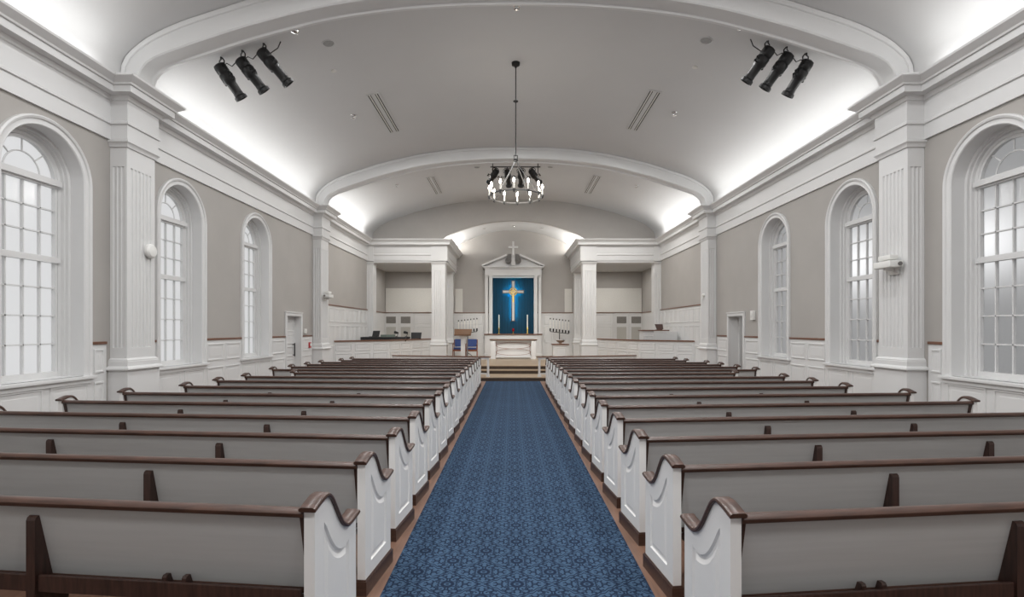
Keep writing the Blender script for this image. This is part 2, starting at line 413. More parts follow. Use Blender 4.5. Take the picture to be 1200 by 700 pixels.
def pillar(name, label, x0, x1, y0, y1, zb, zt, nx, ny, faces, cat, group=None, base=(1.12, 1.30), fl=(1.46, 4.22), plinth_o=0.045, flush=0):
    t = thing(name, label, cat, ((x0+x1)/2, (y0+y1)/2, zb), group)
    lx0, lx1, ly0, ly1 = x0-(x0+x1)/2, x1-(x0+x1)/2, y0-(y0+y1)/2, y1-(y0+y1)/2
    Z = lambda z: z-zb
    m = MB(); m.box(lx0-(0 if flush < 0 else plinth_o), lx1+(0 if flush > 0 else plinth_o), ly0-plinth_o, ly1+plinth_o, 0, Z(base[0])); m.done('plinth', M['trim'], t)
    m = MB(); b0, b1 = Z(base[0]), Z(base[1]); h = b1-b0
    ring_mould(m, lx0, lx1, ly0, ly1, [(0.045, b0-0.004), (0.082, b0), (0.088, b0+h*.08), (0.082, b0+h*.2), (0.060, b0+h*.28), (0.042, b0+h*.34), (0.042, b0+h*.72), (0.032, b0+h*.76), (0.034, b0+h*.84), (0.018, b0+h*.93), (0, b1)], flush)
    m.done('base_moulding', M['trim'], t)
    m = MB(); m.box(lx0, lx1, ly0, ly1, b1-0.01, Z(fl[0])); m.box(lx0, lx1, ly0, ly1, Z(fl[1]), Z(zt))
    fluted(m, lx0, lx1, ly0, ly1, Z(fl[0]), Z(fl[1]), nx, ny, faces=faces)
    m.done('shaft', M['trim'], t, smooth=30)
    m = MB(); c = Z(zt)-0.10
    ring_mould(m, lx0, lx1, ly0, ly1, [(0, c-0.03), (0.02, c-0.025), (0.025, c), (0.04, c+0.03), (0.055, c+0.045), (0.055, c+0.07), (0.03, c+0.08), (0.0, c+0.10)], flush)
    m.done('capital', M['trim'], t)
    return t
for s, sd in ((-1, 'left'), (1, 'right')):
    xa, xb = sorted((s*(WX-PJ), s*(WX-0.004)))
    pillar('pilaster', f'tall fluted white pilaster on the {sd} wall, nearer one, under the big front arch', xa, xb, P1A, P1B, 0, 4.64, 3, 6, 'sn'+('e' if s < 0 else 'w'), 'pilaster', flush=s)
    pillar('pilaster', f'tall fluted white pilaster on the {sd} wall, farther one, beside the choir wall', xa, xb, P2A, P2B, 0, 4.64, 3, 6, 'sn'+('e' if s < 0 else 'w'), 'pilaster', flush=s)
    cx0, cx1 = sorted((s*3.47, s*2.90))
    pillar('column', f'fluted white square column at the front inner corner of the {sd} choir bay', cx0, cx1, CF, CF+0.55, PZ, 4.60, 5, 5, 'sn', 'column', base=(1.05, 1.28), fl=(1.45, 4.2), plinth_o=0.06)
    bx0, bx1 = sorted((s*3.40, s*2.98))
    pillar('column', f'white square column at the apse wall behind the {sd} front column', bx0, bx1, BY-0.45, BY-0.02, PZ, 4.60, 4, 4, 's', 'column', base=(1.05, 1.28), fl=(1.45, 4.2))
    ox0, ox1 = sorted((s*6.25, s*5.93))
    pillar('column', f'slim white corner pier at the outer edge of the {sd} choir bay', ox0, ox1, CF, CF+0.5, PZ, 4.60, 2, 3, 's', 'column', base=(1.05, 1.12), fl=(1.45, 4.2), plinth_o=0.02)

# ------------------------------------------------------------------ windows
def make_window(side, yc, idx):
    t = struct_empty(f'window_{idx}', (side*WX, yc, SILL))
    def P(a, z, o): return (-side*o, a, z-SILL)
    def path(r, zb):
        N = 28
        return [(-r, zb), (-r, SPRING)] + [(-r*math.cos(PI*k/N), SPRING + r*math.sin(PI*k/N)) for k in range(1, N)] + [(r, SPRING), (r, zb)]
    m = MB(); m.quadgrid([[P(a, z, o) for a, z in path(r, SILL-0.03)] for r, o in ((R_OUT, -0.01), (R_OUT, 0.045), (R_OUT-0.02, 0.06), (R_OUT-0.045, 0.05), (R_OUT-0.055, 0.032), (R_IN+0.03, 0.026), (R_IN+0.012, 0.03), (R_IN, 0.018))])
    m.done('casing', M['trim'], t, recalc=False)
    m = MB(); m.quadgrid([[P(a, z, o) for a, z in path(r, SILL-0.03)] for r, o in ((R_IN, 0.018), (R_IN, -0.17), (R_IN-0.035, -0.175), (R_IN-0.035, -0.215), (R_IN-0.055, -0.22), (R_IN-0.06, -0.26), (R_IN-0.10, -0.265), (R_IN-0.11, -0.33))])
    m.box(*sorted((P(0, 0, 0.0)[0], P(0, 0, -0.36)[0])), -R_IN-0.0, R_IN, -0.10, 0.0)
    m.done('reveal', M['trim'], t, recalc=False)
    m = MB(); m.box(*sorted((P(0, 0, -0.02)[0], P(0, 0, 0.085)[0])), -R_OUT-0.04, R_OUT+0.04, -0.05, -0.005, bev=0.01)
    m.box(*sorted((P(0, 0, -0.0)[0], P(0, 0, 0.045)[0])), -R_OUT, R_OUT, -0.11, -0.05)
    m.done('sill', M['trim'], t)
    g = R_IN-0.11; og = -0.31
    def bar(m, a0, a1, z0, z1, o0=og-0.012, o1=og+0.03): m.box(*sorted((P(0, 0, o0)[0], P(0, 0, o1)[0])), a0, a1, z0-SILL, z1-SILL)
    zm = 2.70
    m = MB(); bar(m, -g-0.02, g+0.02, SPRING-0.045, SPRING+0.03, o1=og+0.10); bar(m, -g-0.02, g+0.02, SPRING+0.03, SPRING+0.05, o1=og+0.06); bar(m, -g-.02, g+.02, SPRING-0.07, SPRING-0.045, o1=og+0.06); m.done('transom', M['trim'], t)
    m = MB(); bar(m, -g-0.02, g+0.02, zm-0.035, zm+0.035, o1=og+0.07); bar(m, -g-0.02, g+0.02, zm+0.035, zm+0.05, o1=og+0.04); m.done('meeting_rail', M['trim'], t)
    m = MB()
    bar(m, -g, g, SILL-0.02, SILL+0.075, o1=og+0.05)
    for sg in (-1, 1): bar(m, sg*g, sg*(g-0.035), SILL, SPRING, o1=og+0.045)
    m.quadgrid([[P(a, z, o) for a, z in path(r, SPRING)] for r, o in ((g+0.005, og-0.01), (g+0.005, og+0.045), (g-0.035, og+0.045), (g-0.035, og-0.01))])
    m.done('sash_frame', M['trim'], t)
    m = MB(); w = 0.009
    for k in (1, 2, 3):
        a = -g + 2*g*k/4; bar(m, a-w, a+w, SILL+0.05, SPRING-0.03)
    for k in (1, 2, 3): z = 1.15 + (zm-1.15)*k/4; bar(m, -g, g, z-w, z+w)
    for k in (1, 2): z = zm+0.04 + (SPRING-0.06-zm-0.04)*k/3; bar(m, -g, g, z-w, z+w)
    m.tube([P(0.26*math.cos(PI*q/20), SPRING+0.04+0.26*math.sin(PI*q/20), og+0.009) for q in range(21)], 0.011, 6)
    for ang in (45, 90, 135):
        c, s_ = math.cos(math.radians(ang)), math.sin(math.radians(ang))
        m.tube([P(0.25*c, SPRING+0.04+0.25*s_, og+0.009), P((g-0.01)*c, SPRING+(g-0.01)*s_+0.02, og+0.009)], 0.011, 6)
    m.done('muntins', M['trim'], t)
    m = MB(); m.poly([P(a, z, og-0.004) for a, z in path(g, SILL)])
    pn = m.done('pane', M['pane'], t, smooth=0, recalc=False); pn['label'] = 'frosted glass'
    return t
k = 1
for side in (-1, 1):
    for c in WIN: make_window(side, c, k); k += 1

# ------------------------------------------------------------------ wainscot with panels and wooden chair rail
CR = 1.53
def panel(m, F, a0, a1, z0, z1, o=0.018):
    """raised frame moulding and bevelled field on a plane; F(a,z,o)->point"""
    w, d = 0.026, 0.015
    rows = []
    for ins, oo in ((0, 0), (0.006, d), (w, d), (w+0.008, 0.001), (w+0.05, 0.001), (w+0.065, 0.006)):
        rows.append([F(a0+ins, z0+ins, o+oo), F(a1-ins, z0+ins, o+oo), F(a1-ins, z1-ins, o+oo), F(a0+ins, z1-ins, o+oo)])
    vs = m.quadgrid(rows, closed_v=True); m.bm.faces.new(vs[-1])
def wainscot(side, name, base_name):
    F = lambda a, z, o: (side*(WX-o), a, z)
    m = MB(); o = 0.016
    def sheet(a0, a1, z0, z1):
        m.box(*sorted((side*(WX+0.004), side*(WX-o))), a0, a1, z0, z1)
    segs = []                                       # (a0,a1,top)
    cur = Y0
    for c in WIN:
        segs.append((cur, c-R_OUT, CR)); segs.append((c-R_OUT, c+R_OUT, SILL-0.05)); cur = c+R_OUT
    segs.append((cur, DOORY[0]-0.09, CR)); segs.append((DOORY[1]+0.09, P2A-0.09, CR))
    out = []
    for a0, a1, zt in segs:                         # cut at the near pilaster
        if a0 < P1A < a1: out += [(a0, P1A-0.09, zt), (P1B+0.09, a1, zt)]
        else: out.append((a0, a1, zt))
    for a0, a1, zt in out:
        sheet(a0, a1, 0, zt); L = a1-a0
        if L < 0.25:
            continue
        n = max(1, round(L/0.66)); g = 0.07
        for k in range(n):
            p0 = a0 + L*k/n + g/2 + 0.015; p1 = a0 + L*(k+1)/n - g/2 - 0.015
            if zt > 1.3: panel(m, F, p0, p1, 1.10, 1.45, o)
            panel(m, F, p0, p1, 0.22, 0.97, o)
    struct(m.done(name, M['wains'], smooth=20, recalc=False))
    m = MB()
    for a0, a1, zt in out:
        if zt > 1.3:
            m.box(*sorted((side*WX, side*(WX-0.035))), a0, a1, CR-0.012, CR+0.03, bev=0.006)
    struct(m.done('trim_5' if side < 0 else 'trim_6', M['rail']))
    m = MB()
    for a0, a1, zt in out: m.box(*sorted((side*WX, side*(WX-0.03))), a0, a1, 0, 0.15, bev=0.006)
    struct(m.done(base_name, M['wains']))
wainscot(-1, 'wall_wainscot_left', 'baseboard_left'); wainscot(1, 'wall_wainscot_right', 'baseboard_right')

# tall wainscot round the chancel, rail at 2.53
CH = 2.53
def chancel_wainscot():
    tn = 7
    for side, sd in ((-1, 'left'), (1, 'right')):
        m = MB(); r = MB()
        F = lambda a, z, o, side=side: (side*(WX-o), a, z)
        m.box(*sorted((side*(WX-0.002), side*(WX-0.02))), P2B+0.09, CF-0.01, 0, CH); r.box(*sorted((side*(WX-0.002), side*(WX-0.045))), P2B+0.09, CF-0.01, CH, CH+0.04, bev=0.006)
        L = CF-0.1-P2B-0.1; n = 9
        for k in range(n):
            a0 = P2B+0.14 + L*k/n + 0.05; a1 = P2B+0.14 + L*(k+1)/n - 0.05
            panel(m, F, a0, a1, 1.98, 2.46, 0.02); panel(m, F, a0, a1, 1.15, 1.86, 0.02)
        struct(m.done('wall_wainscot_chancel_'+sd, M['wains'], smooth=20, recalc=False)); struct(r.done(f'trim_{tn}', M['rail'])); tn += 1
        m = MB(); r = MB()
        m.box(*sorted((side*6.42, side*6.40)), CF+0.55, BY, PZ, CH); r.box(*sorted((side*6.42, side*6.375)), CF+0.55, BY, CH, CH+0.04)
        struct(m.done('wall_wainscot_choir_'+sd, M['wains'])); struct(r.done(f'trim_{tn}', M['rail'])); tn += 1
    m = MB(); r = MB()
    B = lambda a, z, o: (a, BY-o, z)
    m.box(-6.42, 6.42, BY-0.02, BY, PZ, CH); r.box(-6.42, -3.4, BY-0.045, BY, CH, CH+0.04); r.box(6.42, 3.4, BY-0.045, BY, CH, CH+0.04); r.box(-2.98, 2.98, BY-0.045, BY, CH, CH+0.04)
    for s in (-1, 1):
        xs = [s*x for x in (1.5, 1.98, 2.46, 2.94)]
        for a, b in zip(xs, xs[1:]):
            a0, a1 = sorted((a, b)); panel(m, B, a0+0.03, a1-0.03, 1.98, 2.46, 0.02); panel(m, B, a0+0.03, a1-0.03, 1.05, 1.86, 0.02)
        a0, a1 = sorted((s*3.75, s*4.9)); panel(m, B, a0, a1, 2.0, 2.46, 0.02); panel(m, B, a0, a1, 1.1, 1.88, 0.02)
    struct(m.done('wall_wainscot_chancel_back', M['wains'], smooth=20, recalc=False)); struct(r.done(f'trim_{tn}', M['rail']))
chancel_wainscot()

# ------------------------------------------------------------------ doors in the side walls
def door_casing(side, parent):
    m = MB(); y0, y1 = DOORY
    for a0, a1, z0, z1 in ((y0-0.09, y0, 0, DOORZ), (y1, y1+0.09, 0, DOORZ), (y0-0.09, y1+0.09, DOORZ, DOORZ+0.09)):
        m.box(*sorted((-side*0.0+0.0, -side*0.045)), a0-DOORY[0], a1-DOORY[0], z0, z1, bev=0.008)
    m.box(*sorted((0, -side*0.06)), y0-0.10-DOORY[0], y1+0.10-DOORY[0], DOORZ+0.09, DOORZ+0.12, bev=0.006)
    return m.done('casing', M['trim'], parent)
def side_doors():
    W = DOORY[1]-DOORY[0]
    # left, closed leaf set back in its jamb
    t = struct_empty('door_1', (-WX, DOORY[0], 0)); door_casing(-1, t)
    m = MB(); m.box(-0.20, 0.0, -0.02, 0.0, 0, DOORZ); m.box(-0.20, 0, W, W+0.02, 0, DOORZ); m.box(-0.20, 0, 0, W, DOORZ, DOORZ+0.02); m.done('jamb', M['trim'], t)
    m = MB(); m.box(-0.21, -0.16, 0, W, 0, DOORZ)
    F = lambda a, z, o: (-0.16+o, a, z)
    for z0, z1 in ((0.15, 0.55), (0.62, 0.90), (0.97, 1.25), (1.32, 1.60), (1.67, 1.97)): panel(m, F, 0.10, W-0.10, z0, z1, 0.0)
    leaf = m.done('leaf', M['trim'], t, smooth=20, recalc=False)
    m = MB(); m.tube([(-0.10, W-0.13, 0.96), (-0.10, W-0.13, 1.34)], 0.018, 8)
    for z in (1.0, 1.3): m.tube([(-0.165, W-0.13, z), (-0.10, W-0.13, z)], 0.012, 6)
    h = m.done('pull_handle', M['black'], leaf); h['label'] = 'black vertical pull bar'
    # right, an open doorway into a dim passage
    t = struct_empty('door_2', (WX, DOORY[0], 0)); door_casing(1, t)
    m = MB(); m.box(0, 0.30, -0.02, 0.0, 0, DOORZ); m.box(0, 0.30, W, W+0.02, 0, DOORZ); m.box(0, 0.30, 0, W, DOORZ, DOORZ+0.02)
    m.box(0.26, 0.34, W-0.05, W, 0, DOORZ); m.box(0.26, 0.34, 0, 0.05, 0, DOORZ)
    m.done('jamb', M['wains'], t)
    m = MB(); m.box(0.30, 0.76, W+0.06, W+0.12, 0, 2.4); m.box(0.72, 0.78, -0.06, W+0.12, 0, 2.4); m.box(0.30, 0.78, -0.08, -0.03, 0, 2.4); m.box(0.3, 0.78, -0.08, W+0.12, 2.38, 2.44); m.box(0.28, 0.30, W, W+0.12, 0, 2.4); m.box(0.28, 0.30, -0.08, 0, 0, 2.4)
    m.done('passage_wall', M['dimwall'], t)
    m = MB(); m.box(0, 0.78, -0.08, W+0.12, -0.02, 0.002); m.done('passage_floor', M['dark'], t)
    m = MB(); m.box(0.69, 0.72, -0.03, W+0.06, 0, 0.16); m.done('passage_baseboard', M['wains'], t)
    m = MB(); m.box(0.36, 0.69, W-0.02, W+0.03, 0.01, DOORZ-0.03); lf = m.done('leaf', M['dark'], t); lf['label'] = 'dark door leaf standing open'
side_doors()
# double doors at the back of the choir bays
for s, idx in ((-1, 3), (1, 4)):
    t = struct_empty(f'door_{idx}', (s*5.76, BY-0.02, PZ))
    for e in (-1, 1):
        m = MB(); a = e*0.365
        m.box(a-0.36, a+0.36, -0.045, 0, 0, 2.10)
        lf = m.done('leaf', M['trim'], t)
        m = MB(); m.box(a-0.24, a+0.24, -0.05, -0.044, 1.62, 1.96); g = m.done('upper_grille', M['grille'], lf); g['label'] = 'dark grey upper grille'
        m = MB(); m.box(a-0.24, a+0.24, -0.05, -0.044, 0.65, 1.44); g = m.done('lower_grille', M['louvre'], lf); g['label'] = 'pale grey lower grille'
    m = MB(); m.box(-0.80, -0.73, -0.06, 0, 0, 2.13); m.box(0.73, 0.80, -0.06, 0, 0, 2.13); m.box(-0.80, 0.80, -0.06, 0, 2.10, 2.13); m.done('frame', M['trim'], t)

# ------------------------------------------------------------------ floor coverings, steps, platform
AX = -0.045
m = MB(); m.box(-0.893, 0.893, Y0+0.02, 17.55, 0.0005, 0.012)
o = m.done('aisle_carpet', M['carpet'], smooth=0); o.location = (AX, 0, 0)
tag(o, 'blue patterned carpet runner down the middle of the centre aisle', 'carpet')
t = struct_empty('floor_chancel', (0, 17.6, 0))
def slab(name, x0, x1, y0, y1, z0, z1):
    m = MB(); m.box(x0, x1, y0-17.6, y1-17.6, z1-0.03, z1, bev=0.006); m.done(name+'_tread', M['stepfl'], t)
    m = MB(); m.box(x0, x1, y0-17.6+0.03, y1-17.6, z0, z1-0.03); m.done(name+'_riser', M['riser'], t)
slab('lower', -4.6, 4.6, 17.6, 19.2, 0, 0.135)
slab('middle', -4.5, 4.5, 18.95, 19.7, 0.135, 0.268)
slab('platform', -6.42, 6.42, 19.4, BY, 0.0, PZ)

# ------------------------------------------------------------------ pews
PITCH, THICK = 0.89, 0.055
OUTX = [5.72, 5.72, 5.72, 5.72, 5.72, 5.62, 5.50, 5.17, 5.14, 5.08, 4.50, 5.33, 5.27, 5.22, 5.17, 4.90, 4.85]
DEP = 0.50
# side profile (s forward, z): crest at the back sweeping down in an S to the front
SP = catmull([(0.86*u_, z_) for u_, z_ in [(0.0, 0.868), (0.05, 0.882), (0.10, 0.893), (0.145, 0.892), (0.19, 0.868), (0.24, 0.812), (0.30, 0.738), (0.36, 0.682), (0.42, 0.654), (0.48, 0.652), (0.54, 0.660), (0.59, 0.668)]], 4)
def end_mesh(sx, inner):
    """white pew end; u=0 is the outer show face when inner, sx sign of local x growth away from aisle"""
    m = MB()
    u0, u1 = (0.0, THICK)
    prof = [(p.x, p.y) for p in SP if p.x <= DEP]
    face = [(0.0, 0.10)] + [(s, z) for s, z in prof] + [(DEP, prof[-1][1]), (DEP, 0.10)]
    show, hid = (u0, u1) if inner else (u1, u0)
    P = lambda s, z, u: (sx*u, s, z)
    # sunk panel whose top follows the S of the cap, one outline point per face point
    top = catmull([(0.86*u_, z_) for u_, z_ in [(0.10, 0.788), (0.115, 0.775), (0.15, 0.738), (0.20, 0.672), (0.26, 0.608), (0.32, 0.568), (0.38, 0.552), (0.43, 0.556), (0.47, 0.568), (0.5, 0.58)]], 8)
    def zt(s_):
        for p_, q_ in zip(top, top[1:]):
            if p_.x <= s_ <= q_.x: return p_.y + (q_.y-p_.y)*(s_-p_.x)/(q_.x-p_.x), (q_.y-p_.y)/(q_.x-p_.x)
    nk = len(face)-3
    def pan(d):
        out = [(0.10+d, 0.19+d)]
        for k in range(nk+1):
            s_ = 0.10+d + (0.304-2*d)*k/nk; z_, m_ = zt(s_); out.append((s_, z_ - d*math.sqrt(1+m_*m_)))
        return out + [(0.404-d, 0.19+d)]
    dr = 1 if show == u0 else -1
    ins = [(face, 0.0), (pan(0), 0.0), (pan(0.008), 0.012*dr), (pan(0.024), 0.012*dr), (pan(0.046), 0.0005*dr)]
    rows = [[P(s, z, show+d) for s, z in pts] for pts, d in ins]
    vs = m.quadgrid(rows, closed_v=True); m.bm.faces.new(vs[-1])
    back = [m.bm.verts.new(P(s, z, hid)) for s, z in face]
    n = len(face)
    for i in range(n): m.bm.faces.new((vs[0][i], vs[0][(i+1) % n], back[(i+1) % n], back[i]))
    m.bm.faces.new(back)
    bmesh.ops.remove_doubles(m.bm, verts=m.bm.verts, dist=0.0004)
    return m
def cap_mesh(sx):
    m = MB(); rows = []
    pts = [Vector((-0.022, 0.862))] + list(SP) + [Vector((0.526, 0.674))]
    for i, p in enumerate(pts):
        t = (pts[min(i+1, len(pts)-1)] - pts[max(i-1, 0)]).normalized(); nn = Vector((-t.y, t.x))
        q = lambda u, h: (sx*u, p.x + nn.x*h, p.y + nn.y*h)
        a, b = -0.014, THICK+0.014
        rows.append([q(a, 0), q(a-0.003, 0.008), q(a, 0.018), q(a+0.012, 0.025), q(b-0.012, 0.025), q(b, 0.018), q(b+0.003, 0.008), q(b, 0)])
    vs = m.quadgrid(rows, closed_v=True); m.bm.faces.new(list(reversed(vs[0]))); m.bm.faces.new(vs[-1])
    return m
def plinth_mesh(sx):
    m = MB(); m.box(*sorted((sx*-0.012, sx*(THICK+0.012))), -0.015, DEP+0.02, 0.0, 0.095); m.box(*sorted((sx*-0.006, sx*(THICK+0.006))), -0.008, DEP+0.012, 0.095, 0.104)
    return m
ORD = ['first', 'second', 'third', 'fourth', 'fifth', 'sixth', 'seventh', 'eighth', 'ninth', 'tenth', 'eleventh', 'twelfth', 'thirteenth', 'fourteenth', 'fifteenth', 'sixteenth', 'last']
_cache = {}
def shared(key, fn, name, m, parent, smooth=35, recalc=True):
    if key in _cache:
        o = _cache[key].copy(); COL.objects.link(o); o.parent = parent; o.name = name; return o
    o = fn().done(name, m, parent, smooth, recalc); _cache[key] = o; return o
def make_pew(side, row):
    sx = side
    th = math.radians(6.6 - 0.39*row)
    d = (2.575 + PITCH*(min(row, 8)-1) + 0.862*max(0, row-8) if row else 1.50) - (0.08 if side > 0 else 0.0)
    xin = AX + side*0.995
    Lp = (OUTX[row] - 0.995)/math.cos(th)
    n = 16-row
    short = ' short' if row == 10 else ''
    sd = 'left' if side < 0 else 'right'
    if row == 0: lab = f'grey pew with white ends {sd} of the aisle, nearest row, mostly below the picture edge'
    else: lab = f'grey{short} pew with white ends {sd} of the aisle, {ORD[n]} row from the communion rail'
    t = thing('pew', lab, 'pew', (xin, d, 0), f'pews in the {sd} bank', rz=side*th)
    for inner in (True, False):
        holder_u = 0 if inner else Lp-THICK
        e = shared(('end', sx, inner), lambda: end_mesh(sx, inner), 'pew_end', M['pewend'], t, smooth=7)
        e.location = (sx*holder_u, 0, 0)
        c = shared(('cap', sx), lambda: cap_mesh(sx), 'arm_cap', M['wood'], e); c['label'] = 'dark wood S-curved cap'
        p = shared(('pl', sx), lambda: plinth_mesh(sx), 'end_plinth', M['wood'], e, smooth=0); p['label'] = 'dark wood plinth'
    key = round(Lp, 3)
    A, B = THICK, Lp-THICK
    X = lambda u: sx*u
    def back():
        m = MB(); m.prism([(X(A), 0.022, 0.838), (X(A), 0.052, 0.838), (X(A), 0.150, 0.39), (X(A), 0.118, 0.39)], (X(B)-X(A), 0, 0)); return m
    o = shared(('back', sx, key), back, 'back_panel', M['pewback'], t, smooth=0); o['label'] = 'grey painted back panel'
    def rail():
        m = MB(); pr = [(-0.004, 0.828), (-0.012, 0.838), (-0.013, 0.850), (-0.006, 0.861), (0.010, 0.868), (0.036, 0.868), (0.052, 0.860), (0.058, 0.848), (0.054, 0.836), (0.046, 0.828)]
        m.prism([(X(A), s, z) for s, z in pr], (X(B)-X(A), 0, 0)); return m
    o = shared(('rail', sx, key), rail, 'top_rail', M['wood'], t); o['label'] = 'dark wood top rail'
    def strip():
        m = MB()
        for u in (A, B-0.028): m.prism([(X(u), 0.008, 0.83), (X(u), 0.030, 0.83), (X(u), 0.126, 0.39), (X(u), 0.100, 0.39)], (X(0.028), 0, 0))
        return m
    for nm, u in (('inner', A), ('outer', B-0.028)):
        def strip(u=u):
            m = MB(); m.prism([(X(u), 0.008, 0.83), (X(u), 0.030, 0.83), (X(u), 0.126, 0.39), (X(u), 0.100, 0.39)], (X(0.028), 0, 0)); return m
        shared(('strip', sx, key, nm), strip, 'edge_strip', M['woodv'], t, smooth=0)['label'] = 'dark wood edge strip'
    us = [Lp*0.328, Lp*0.662]
    for u in us:
        def fin():
            m = MB(); w = 0.052
            pr = [(0.012, 0.0), (0.012, 0.748), (0.018, 0.764), (0.030, 0.771), (0.040, 0.771), (0.124, 0.385), (0.20, 0.36), (0.20, 0.0)]
            m.prism([(X(-w/2), s, z) for s, z in pr], (X(w), 0, 0)); return m
        o = shared(('fin', sx), fin, 'back_support', M['woodv'], t, smooth=0); o.location = (X(u), 0, 0); o['label'] = 'dark wood back support'
    # hymnal rack along the back
    cuts = [A] + us + [B]
    def rack():
        m = MB()
        for u in zip(cuts, cuts[1:]):
            a, b = u[0]+0.03, u[1]-0.03
            m.box(X(a), X(b), 0.022, 0.040, 0.375, 0.462, bev=0.004); m.box(X(a), X(b), 0.040, 0.13, 0.375, 0.390)
        return m
    rk = shared(('rack', sx, key), rack, 'hymnal_rack', M['woodv'], t, smooth=0); rk['label'] = 'dark wood hymnal rack'
    def dividers(u):
        def f():
            m = MB(); m.prism([(X(u-0.012), 0.042, 0.39), (X(u-0.012), 0.042, 0.476), (X(u-0.012), 0.050, 0.486), (X(u-0.012), 0.075, 0.486), (X(u-0.012), 0.110, 0.39)], (X(0.024), 0, 0)); return m
        return f
    for u in (0.72, 0.83, 2.15, 2.26, 3.62, 3.73):
        if u < Lp-0.4: shared(('div', sx, u), dividers(u), 'rack_divider', M['woodv'], rk, smooth=0)
    def seat():
        m = MB(); m.box(X(A), X(B), 0.10, 0.475, 0.405, 0.435, bev=0.008); m.box(X(A), X(B), 0.44, 0.462, 0.30, 0.405); return m
    shared(('seat', sx, key), seat, 'seat', M['wood'], t)['label'] = 'dark wood seat'
    return t
for side in (-1, 1):
    for row in range(0, 17): make_pew(side, row)

# ------------------------------------------------------------------ choir walls (low panelled), communion rails
def low_wall(side):
    sd = 'left' if side < 0 else 'right'
    t = thing('choir_wall', f'low white panelled choir wall with wooden cap on the {sd} of the chancel', 'partition', (side*4.6, 19.5, 0))
    pl = [(side*6.17, 18.1), (side*4.60, 19.5), (side*3.52, CF-0.04)]
    H = 1.30
    m = MB(); cp = MB(); thick = 0.12
    loc = lambda p: (p[0]-side*4.6, p[1]-19.5)
    for seg in (0, 1):
        a, b = Vector(loc(pl[seg])), Vector(loc(pl[seg+1])); d = (b-a).normalized(); nn = Vector((d.y, -d.x))*(-side)   # toward the nave
        if nn.y > 0: nn = -nn
        c = [a, b, b-nn*thick, a-nn*thick]
        m.prism([(p.x, p.y, 0.0) for p in c], (0, 0, H))
        F = lambda u, z, o: tuple((a + d*u + nn*o)) + (z,)
        L = (b-a).length; n = 3 if seg == 0 else 4
        for k in range(n):
            p0, p1 = L*k/n+0.06, L*(k+1)/n-0.06
            if p1-p0 < 0.1: continue
            panel(m, F, p0, p1, 0.98, 1.22, 0.001); panel(m, F, p0, p1, 0.50, 0.90, 0.001)
        e = [a+nn*0.04-d*0.0, b+nn*0.04, b-nn*(thick+0.04), a-nn*(thick+0.04)]
        cp.prism([(p.x, p.y, H) for p in e], (0, 0, 0.045))
    w = m.done('panelled_wall', M['wains'], t, smooth=20, recalc=False)
    cp.done('cap_rail', M['rail'], t, smooth=0)
    return t
low_wall(-1); low_wall(1)
def communion_rail(side):
    sd = 'left' if side < 0 else 'right'
    a, b = Vector((side*0.86+AX*0.5, 17.78)), Vector((side*4.30, 18.72))
    t = thing('communion_rail', f'white communion rail with wooden top {sd} of the chancel steps', 'rail', (a.x, a.y, 0.135))
    d = (b-a); L = d.length; d.normalize(); nn = Vector((d.y, -d.x))
    def seg(m, u0, u1, w, z0, z1):
        c = [d*u0+nn*w/2, d*u1+nn*w/2, d*u1-nn*w/2, d*u0-nn*w/2]; m.prism([(p.x, p.y, z0) for p in c], (0, 0, z1-z0))
    m = MB(); seg(m, -0.07, L, 0.13, 0.655, 0.685); m.done('hand_rail', M['rail'], t, smooth=0)
    m = MB(); seg(m, -0.04, L, 0.08, 0.585, 0.655); m.done('apron', M['trim'], t, smooth=0)
    m = MB(); seg(m, 0, L, 0.06, 0.08, 0.12); m.done('foot_rail', M['trim'], t, smooth=0)
    for u in (0, L*0.5, L-0.05):
        m = MB(); seg(m, u-0.03, u+0.03, 0.06, 0.0, 0.6); seg(m, u-0.055, u+0.055, 0.10, 0.0, 0.06); m.done('post', M['trim'], t, smooth=0)
    n = 26
    for k in range(2, n):
        u = L*k/n
        if abs(u-L*0.5) < 0.06: continue
        m = MB(); p = d*u; m.lathe([(0.016, 0.12), (0.022, 0.18), (0.014, 0.24), (0.024, 0.34), (0.014, 0.48), (0.02, 0.54), (0.016, 0.588)], (p.x, p.y, 0), 8); m.done('baluster', M['trim'], t)
communion_rail(-1); communion_rail(1)

